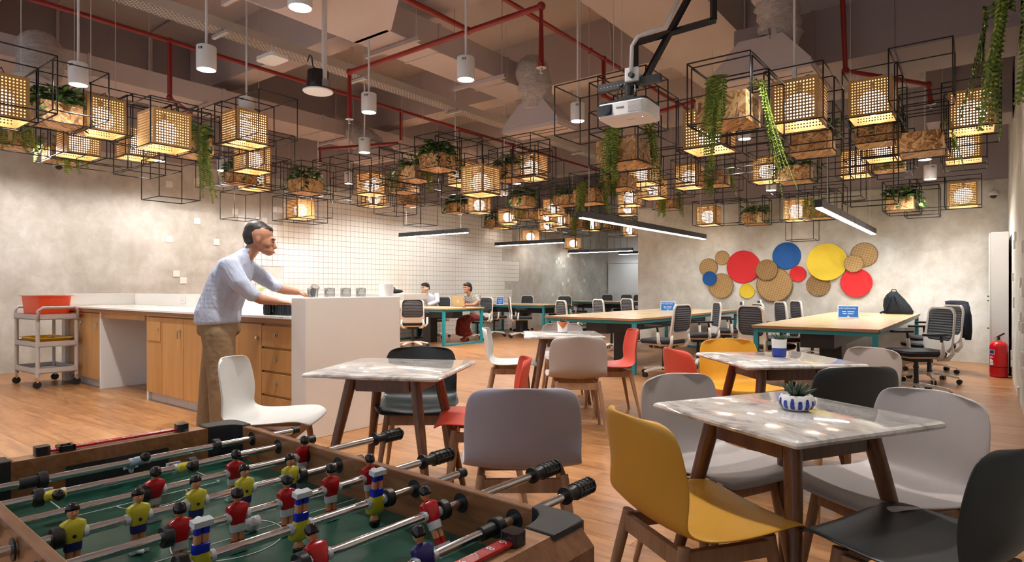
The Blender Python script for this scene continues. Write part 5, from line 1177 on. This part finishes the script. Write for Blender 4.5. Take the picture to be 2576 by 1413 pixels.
# extra, empty cage cells
EXTRA = [(320,244,337),(322,337,427),(507,289,352),(528,398,457),(720,492,546),(706,408,473),(830,397,462),(870,441,501),(955,374,441),(1006,365,435),(1103,431,492),(1157,331,410),(1265,345,430),(1504,190,320),(1600,180,315),(1892,136,293),(2397,100,216),(2397,216,332),(2120,470,520),(1985,490,545),(2362,470,530),(1700,380,440),(1560,410,470),(1320,400,470),(1400,470,520),(2300,330,400),(1850,330,420)]
for px, y0, y1 in EXTRA: CELLS.append(corner(px, y0, y1, CS, 'n', CS))
for c in list(CELLS):
    r_ = random.random()
    if r_ < .38: CELLS.append(c+Vector((CS, 0, 0)) if c.x < -1.2 else c+Vector((-CS, 0, 0)))
    if r_ > .62: CELLS.append(c+Vector((0, CS, 0)))
    if .30 < r_ < .45: CELLS.append(c+Vector((-CS, 0, CS if c.z < 2.4 else -CS)))
cell = MB(); r_ = .0060; h_ = CS/2
for a in (-h_, h_):
    for b in (-h_, h_):
        cell.cyl((a, b, 0), (a, b, CS), r_, n=5); cell.cyl((a, -h_, b+h_), (a, h_, b+h_), r_, n=5); cell.cyl((-h_, a, b+h_), (h_, a, b+h_), r_, n=5)
CELLM = cell.mesh('wire_cell', True); CELLM.materials.append(MAT['cage_black'])
CELLS = [c for c in CELLS if c.x+h_ < XR-.01 and c.x-h_ > XL+.02 and (c.y+h_ < YB-.02 or c.x+h_ < XO) and c.y < YF-.4]
# clusters by neighbourhood
par = list(range(len(CELLS)))
def fnd(i):
    while par[i] != i: i = par[i]
    return i
for i in range(len(CELLS)):
    for j in range(i):
        d_ = CELLS[i]-CELLS[j]
        if abs(d_.x) < .62 and abs(d_.y) < .62 and abs(d_.z) < .62: par[fnd(i)] = fnd(j)
cl = {}
for i in range(len(CELLS)): cl.setdefault(fnd(i), []).append(i)
big = sorted(cl.values(), key=lambda v: -len(v))
def where(c):
    xc = c.x*CT + c.y*ST; zc = -c.x*ST + c.y*CT; px = CX+F*xc/zc
    return px, HY-(c.z-CAMH)/zc*F
for v in big:
    c = sum((CELLS[i] for i in v), Vector())/len(v)
    mine = [n for n in NAMES if any((n[0]-CELLS[i]).length < .01 for i in v)]
    if mine: lab = 'black wire cage holding ' + min(mine, key=lambda n: ('small' in n[1] or 'tiny' in n[1], (n[0]-c).length))[1]
    else: lab = 'empty black wire cage next to ' + min(NAMES, key=lambda n: (n[0]-c).length)[1]
    lab = ' '.join(lab.split()[:16])
    base = Vector((c.x, c.y, min(CELLS[i].z for i in v)))
    t = thing('wire_cage', lab, 'hanging frame', base, 0, 'black wire cages')
    for i in v:
        o = bpy.data.objects.new('wire_cell', CELLM); COL.objects.link(o); o.parent = t; o.location = CELLS[i]-base - Vector((0,0,.006))
    top = sorted(v, key=lambda i: -CELLS[i].z)[:max(1, min(3, len(v)//3+1))]
    for i in top:
        q = CELLS[i]-base; MB().cyl((q.x-h_, q.y+h_, q.z+CS-.006), (q.x-h_, q.y+h_, ceil_z(CELLS[i].x-h_, CELLS[i].y+h_)-base.z), .0035, n=5).build('suspension_wire', 'grey_metal', t)
t = thing('pendant_rod', 'white rod and plug above the largest lamp', 'rod'); a = corner(2058,185,298,LS); MB().cyl((a.x-.05, a.y+.05, a.z+LS+.16), (a.x-.05, a.y+.05, ZC), .010, n=8).build('rod', 'paint_white', t); MB().box(a.x-.068, a.x-.032, a.y+.035, a.y+.065, a.z+LS+.06, a.z+LS+.16).build('plug', 'paint_white', t)
# ------------------------------------------------------------------ people
DG = None
def organic(name, chains, mt, parent, voxel=.011, smooth=8, extra=None):
    # chains: lists of (x, y, z, rx, ry, rz) nodes blended into one continuous surface
    m = MB()
    for ch in chains:
        for a, b in zip(ch, ch[1:]) if len(ch) > 1 else [(ch[0], ch[0])]:
            pa, pb = Vector(a[:3]), Vector(b[:3]); n = max(1, int((pb-pa).length/(.45*min(min(a[3:]), min(b[3:])))))
            for k in range(n+1):
                t = k/n; r = [a[3+q]*(1-t)+b[3+q]*t for q in range(3)]; m.ell(pa.lerp(pb, t), r, 12, 8)
    if extra: extra(m)
    me = m.mesh(name); tmp = bpy.data.objects.new('tmp', me); COL.objects.link(tmp)
    q = tmp.modifiers.new('r', 'REMESH'); q.mode = 'VOXEL'; q.voxel_size = voxel
    s = tmp.modifiers.new('s', 'SMOOTH'); s.factor = .5; s.iterations = smooth
    dg = bpy.context.evaluated_depsgraph_get(); ev = tmp.evaluated_get(dg); out = bpy.data.meshes.new_from_object(ev); out.name = name
    bpy.data.objects.remove(tmp); bpy.data.meshes.remove(me)
    out.materials.clear(); out.materials.append(MAT[mt]); out.polygons.foreach_set('use_smooth', [True]*len(out.polygons))
    o = bpy.data.objects.new(name, out); COL.objects.link(o); o.parent = parent; return o
def n3(x, y, z, r): return (x, y, z, r, r, r)
def hand(px, py, pz, d, curl=.5, s=1.0, thumb=1):
    # palm at p, fingers along d, five separate chains
    d = Vector(d).normalized(); side = Vector((-d.y, d.x, 0)); side = side.normalized() if side.length > .01 else Vector((0,1,0)); dn = d.cross(side) if d.cross(side).z < 0 else -d.cross(side)
    P = Vector((px, py, pz)); ch = [[(*P, .022*s, .022*s, .022*s), (*(P+d*.07*s), .03*s, .03*s, .018*s)]]
    for k, (o, l) in enumerate(((-.03, .062), (-.010, .075), (.011, .07), (.031, .055))):
        b = P+d*.078*s+side*o*s; k1 = b+(d*(1-curl*.3)+dn*curl*.6)*l*.5*s; k2 = k1+(d*(1-curl)+dn*curl)*l*.5*s; ch.append([n3(*b, .0098*s), n3(*k1, .009*s), n3(*k2, .0078*s)])
    b = P+d*.025*s+side*(-.03*thumb)*s; k1 = b+(d*.5-side*.75*thumb)*.04*s; k2 = k1+(d*.9-side*.2*thumb+dn*.3)*.032*s; ch.append([n3(*b, .013*s), n3(*k1, .011*s), n3(*k2, .009*s)])
    return ch
def head(cx, cy, cz, fwd, r=.078, tilt=0):
    # ellipsoid skull, jaw, nose, ears, chin; fwd is a unit direction (x, y)
    fx, fy = fwd; s = r/.078
    def q(a, b, c): return (cx+fx*a*s-fy*b*s, cy+fy*a*s+fx*b*s, cz+c*s-tilt*a*s)
    def e(a, b, c, ra, rb, rc):
        rx = abs(fx)*ra+abs(fy)*rb; ry = abs(fy)*ra+abs(fx)*rb; return (*q(a, b, c), rx*s, ry*s, rc*s)
    ch = [[e(-.012,0,.028,.094,.076,.088)], [e(.03,0,-.01,.062,.062,.07)], [e(.045,0,-.062,.044,.046,.042), e(.062,0,-.085,.024,.026,.02)], [e(.092,0,.012,.010,.010,.012), e(.106,0,-.022,.013,.014,.012)],
          [e(.084,0,.034,.018,.05,.010)], [e(.092,0,-.058,.010,.022,.006)], [e(.089,0,-.069,.010,.019,.006)]]
    for sd in (-1, 1): ch += [[e(-.006,sd*.078,-.012,.018,.010,.032)], [e(.055,sd*.042,-.022,.026,.018,.02)]]
    feats = [q(.097, s2*.031, .014) for s2 in (-1, 1)]
    return ch, feats, q
def face_bits(par, feats, q, s, brow='hair_black'):
    for f in feats: MB().ell(f, (.005*s,.007*s,.004*s), 8, 5).build('eye', 'p_hair', par, smooth=True)
    for sd in (-1, 1): MB().tube([q(.1, sd*.014, .034), q(.1, sd*.032, .04), q(.088, sd*.05, .035)], .0045*s, 6).build('eyebrow', brow, par)
    MB().tube([q(.101, -.02, -.063), q(.107, 0, -.0635), q(.101, .02, -.063)], .0032*s, 6).build('mouth', 'skin_lip', par)
flat('skin_lip', (.30,.10,.08), .5)

# --- standing man pouring at the counter: local x = the way he leans (picture right), y = away from us
MX, MY = -4.80, 2.50
t = thing('person', 'standing man in pale blue shirt and khaki trousers reaching over the counter', 'person', (MX, MY, 0), math.atan2(ST, CT)+R(2))
hc, feats, q = head(.315, .0, 1.565, (.985, .17), .080, .42)
body = hc + [[n3(.20,.0,1.42,.056), n3(.262,.0,1.50,.055)]]
# far arm reaching over to the glasses, near arm over the mugs
body += [[n3(.35,.20,1.19,.043), n3(.43,.22,1.16,.038), n3(.53,.22,1.145,.029)]] + hand(.55,.22,1.14,(1,0,-.35), .6, 1.0, 1)
body += [[n3(.29,-.13,1.13,.045), n3(.35,-.10,1.09,.04), n3(.44,-.02,1.07,.030)]] + hand(.46,-.01,1.065,(.95,.3,-.1), .7, 1.0, -1)
organic('body', body, 'skin_tan', t, .0075, 4)
face_bits(t, feats, q, 1.0)
organic('hair', [[(*q(-.028,0,.052), .100,.087,.082), (*q(-.052,0,.005), .084,.085,.080)], [(*q(.03,0,.082), .064,.072,.038), (*q(.060,0,.074), .026,.056,.024)], [(*q(-.078,0,-.045), .044,.060,.042)]], 'hair_black', t, .0085, 4)
sh = [[(-.02,.0,.91,.172,.188,.04), (-.015,.0,1.0,.172,.182,.07), (.035,.0,1.13,.168,.178,.08), (.085,.0,1.27,.158,.185,.09), (.12,.0,1.36,.130,.178,.07), (.165,.0,1.41,.085,.13,.05), (.19,.0,1.44,.068,.08,.03)],
      [(.135,-.15,1.345,.085,.075,.075), (.215,-.175,1.22,.074,.068,.070), (.30,-.135,1.125,.060,.06,.055)], [(.15,.16,1.345,.08,.07,.07), (.27,.215,1.25,.066,.062,.06), (.37,.20,1.19,.055,.055,.05)],
      [(.19,.0,1.455,.066,.070,.022), (.228,.0,1.482,.060,.064,.018)]]
organic('shirt', sh, 'shirt_blue', t, .011, 5)
organic('trousers', [[(-.01,.0,.92,.158,.175,.05), (-.01,.0,.84,.162,.172,.07)], [(.02,-.085,.82,.135,.098,.08), (.05,-.095,.50,.108,.088,.08), (.065,-.10,.12,.10,.085,.05), (.07,-.10,.07,.105,.085,.03)], [(-.035,.085,.82,.13,.098,.08), (-.10,.09,.50,.098,.085,.08), (-.14,.10,.12,.09,.08,.05), (-.14,.10,.07,.094,.08,.03)]], 'khaki', t, .012, 6)
for x, y in ((.06,-.10), (-.115,.10)): organic('shoe', [[(x-.06,y,.035,.05,.04,.034), (x+.02,y,.035,.06,.042,.03), (x+.12,y,.028,.05,.042,.025)]], 'black_plastic', t, .009, 4)
t2 = thing('jug', 'clear glass tipped in the standing man\'s hand', 'glass', (0,0,0)); 
gp = t.matrix_basis @ Vector((.665,.23,1.155)); t2.location = gp; MB().lathe([(.034,-.04),(.036,.04),(.030,.04),(.029,-.034),(.001,-.034)], 14, cap=False).xf(Matrix.Rotation(R(35), 4, 'Y')).build('glass_body', 'glass_clear', t2, smooth='auto')

# --- seated figures: local frame faces +x, y to their left
def seated(name_label, loc, rz, skin, top_m, lean, arms, hairf, lower, seat=.47):
    t = thing('person', name_label, 'person', loc, rz); hx = .10+lean*.75
    hc, feats, q = head(hx+.03, 0, seat+.725-lean*.12, (1, 0), .076, .12)
    body = hc + [[n3(hx-.035,0,seat+.58-lean*.08,.05), n3(hx,0,seat+.66-lean*.1,.048)]]
    for a in arms: body += a
    organic('body', body, skin, t, .0085, 4); face_bits(t, feats, q, 1.0)
    organic('top', [[(-.05,0,seat+.02,.13,.17,.06), (-.03+lean*.2,0,seat+.22,.115,.155,.08), (.0+lean*.5,0,seat+.42,.11,.175,.08), (.02+lean*.62,0,seat+.51,.085,.16,.05), (.04+lean*.66,0,seat+.555,.06,.08,.035)]] + top_m[1], top_m[0], t, .012, 5)
    hairf(t, q); lower(t); return t
# woman
def w_hair(t, q): organic('hair', [[(*q(-.026,0,.05), .098,.086,.080), (*q(-.06,0,.0), .078,.084,.080), (*q(-.085,0,-.055), .055,.065,.05)], [(*q(.035,0,.082), .066,.074,.036)]], 'hair_black', t, .009, 4)
def w_low(t):
    organic('skirt', [[(-.06,0,.50,.15,.19,.08), (.10,0,.50,.15,.19,.09), (.30,0,.49,.13,.19,.09), (.42,0,.43,.10,.19,.10), (.44,0,.28,.11,.20,.10), (.40,0,.16,.15,.22,.06)]], 'skirt_red', t, .014, 6)
    for s in (-1, 1):
        organic('shin', [[n3(.40,s*.08,.20,.045), n3(.33+.06*s,s*.08,.09,.034), n3(.36+.06*s,s*.08,.055,.036)]], 'skin_tan', t, .01, 4)
        organic('shoe', [[(.35+.06*s,s*.08,.06,.03,.032,.03), (.44+.06*s,s*.08,.03,.05,.035,.022)]], 'p_sock_red', t, .008, 3); MB().cyl((.325+.06*s,s*.08,.0), (.33+.06*s,s*.08,.06), .014, .022, 8).build('shoe_heel', 'p_sock_red', t)
warm = [[[n3(.16,.19,.86,.04), n3(.27,.16,.80,.035), n3(.42,.06,.80,.028)]] + hand(.44,.05,.805,(1,-.2,.05),.6,.9,-1), [[n3(.16,-.19,.86,.04), n3(.27,-.17,.80,.035), n3(.42,-.06,.80,.028)]] + hand(.44,-.05,.805,(1,.2,.05),.6,.9,1)]
wt = (('blouse', [[(.13,.185,.985,.055,.055,.055), (.15,.21,.90,.055,.05,.05)], [(.13,-.185,.985,.055,.055,.055), (.15,-.21,.90,.055,.05,.05)]]))
seated('seated woman in patterned blouse and dark red skirt behind a laptop', (-9.15, 10.66, 0), -PI/2, 'skin_tan', wt, .22, warm, w_hair, w_low)
# seated man
def m_hair(t, q): organic('hair', [[(*q(-.026,0,.055), .098,.087,.080), (*q(-.056,0,.01), .076,.083,.078)], [(*q(.03,0,.09), .07,.076,.042), (*q(.07,0,.085), .03,.06,.028)]], 'hair_black', t, .009, 4)
def m_low(t): organic('trousers', [[(-.05,0,.50,.14,.17,.07), (.0,0,.49,.14,.17,.07)], [n3(.05,.09,.50,.08), n3(.38,.10,.48,.066), n3(.40,.10,.10,.05)], [n3(.05,-.09,.50,.08), n3(.38,-.10,.48,.066), n3(.40,-.10,.10,.05)]], 'jacket_navy', t, .013, 4); [organic('shoe', [[(.40,s*.10,.04,.04,.04,.035), (.50,s*.10,.03,.05,.04,.026)]], 'black_plastic', t, .009, 3) for s in (-1, 1)]
marm = [[[n3(.34,-.16,.82,.04), n3(.36,-.10,.95,.035), n3(.355,-.04,1.07,.028)]] + hand(.36,-.02,1.085,(-.15,.5,.6),.8,.95,1)]
mt_ = ('shirt_white', [[(.13,.19,1.0,.07,.065,.065), (.18,.25,.86,.06,.055,.055), (.38,.18,.80,.05,.05,.045)], [(.13,-.19,1.0,.07,.065,.065), (.22,-.24,.88,.06,.055,.055), (.345,-.16,.82,.05,.05,.048), (.355,-.11,.94,.045,.045,.045)]])
mp_ = seated('seated man in white shirt with earphones, hand at his mouth', (-10.35, 10.55, 0), -PI/2+R(4), 'skin_fair', mt_, .26, marm, m_hair, m_low)
MB().tube([(.30,.085,1.17), (.31,.09,1.12), (.30,.07,1.02), (.34,.02,.92)], .004, 5).build('earphone_cord', 'paint_white', mp_); MB().ell((.305,.083,1.175),(.012,.010,.012)).build('earphone', 'paint_white', mp_)

# laptop, phone and tumbler on the woman's table
t = thing('laptop', 'gold laptop seen from behind, open in front of the woman', 'laptop', (-9.08, 10.02, .761), PI)
MB().rbox(-.17,.17,-.24,0,.0,.014,.015).build('keyboard_base', 'gold', t, smooth='auto')
sc = sub('screen_lid', t, (0,.002,.012), (R(-14),0,0)); MB().box(-.17,.17,-.004,.004,0,.23).build('lid_panel', 'gold', sc, bevel=.003); MB().box(-.155,.155,-.0052,-.004,.015,.215).build('display', 'sign_blue', sc)
text('hp', 'emblem', 'white_gloss', sc, (0,.0048,.115), (PI/2,0,PI), .05); 
MB().tube([(.035*math.cos(a),.0046,.115+.035*math.sin(a)) for a in [2*PI*k/24 for k in range(24)]], .0015, 4, closed=True).build('emblem_ring', 'white_gloss', sc)
t = thing('phone', 'dark phone lying by the laptop', 'phone', (-8.78, 9.85, .761), R(40)); MB().rbox(-.035,.035,-.07,.07,0,.009,.01).build('case', 'black_gloss', t)
t = thing('tumbler', 'cup with a pink lid in front of the seated man', 'cup', (-10.25, 9.55, .761)); MB().lathe([(.03,0),(.038,.12),(.001,.121)], 16).build('cup', 'steel', t, smooth='auto'); MB().lathe([(.041,.115),(.041,.15),(.03,.165),(.001,.166)], 16).build('lid', 'bin_pink', t, smooth='auto')
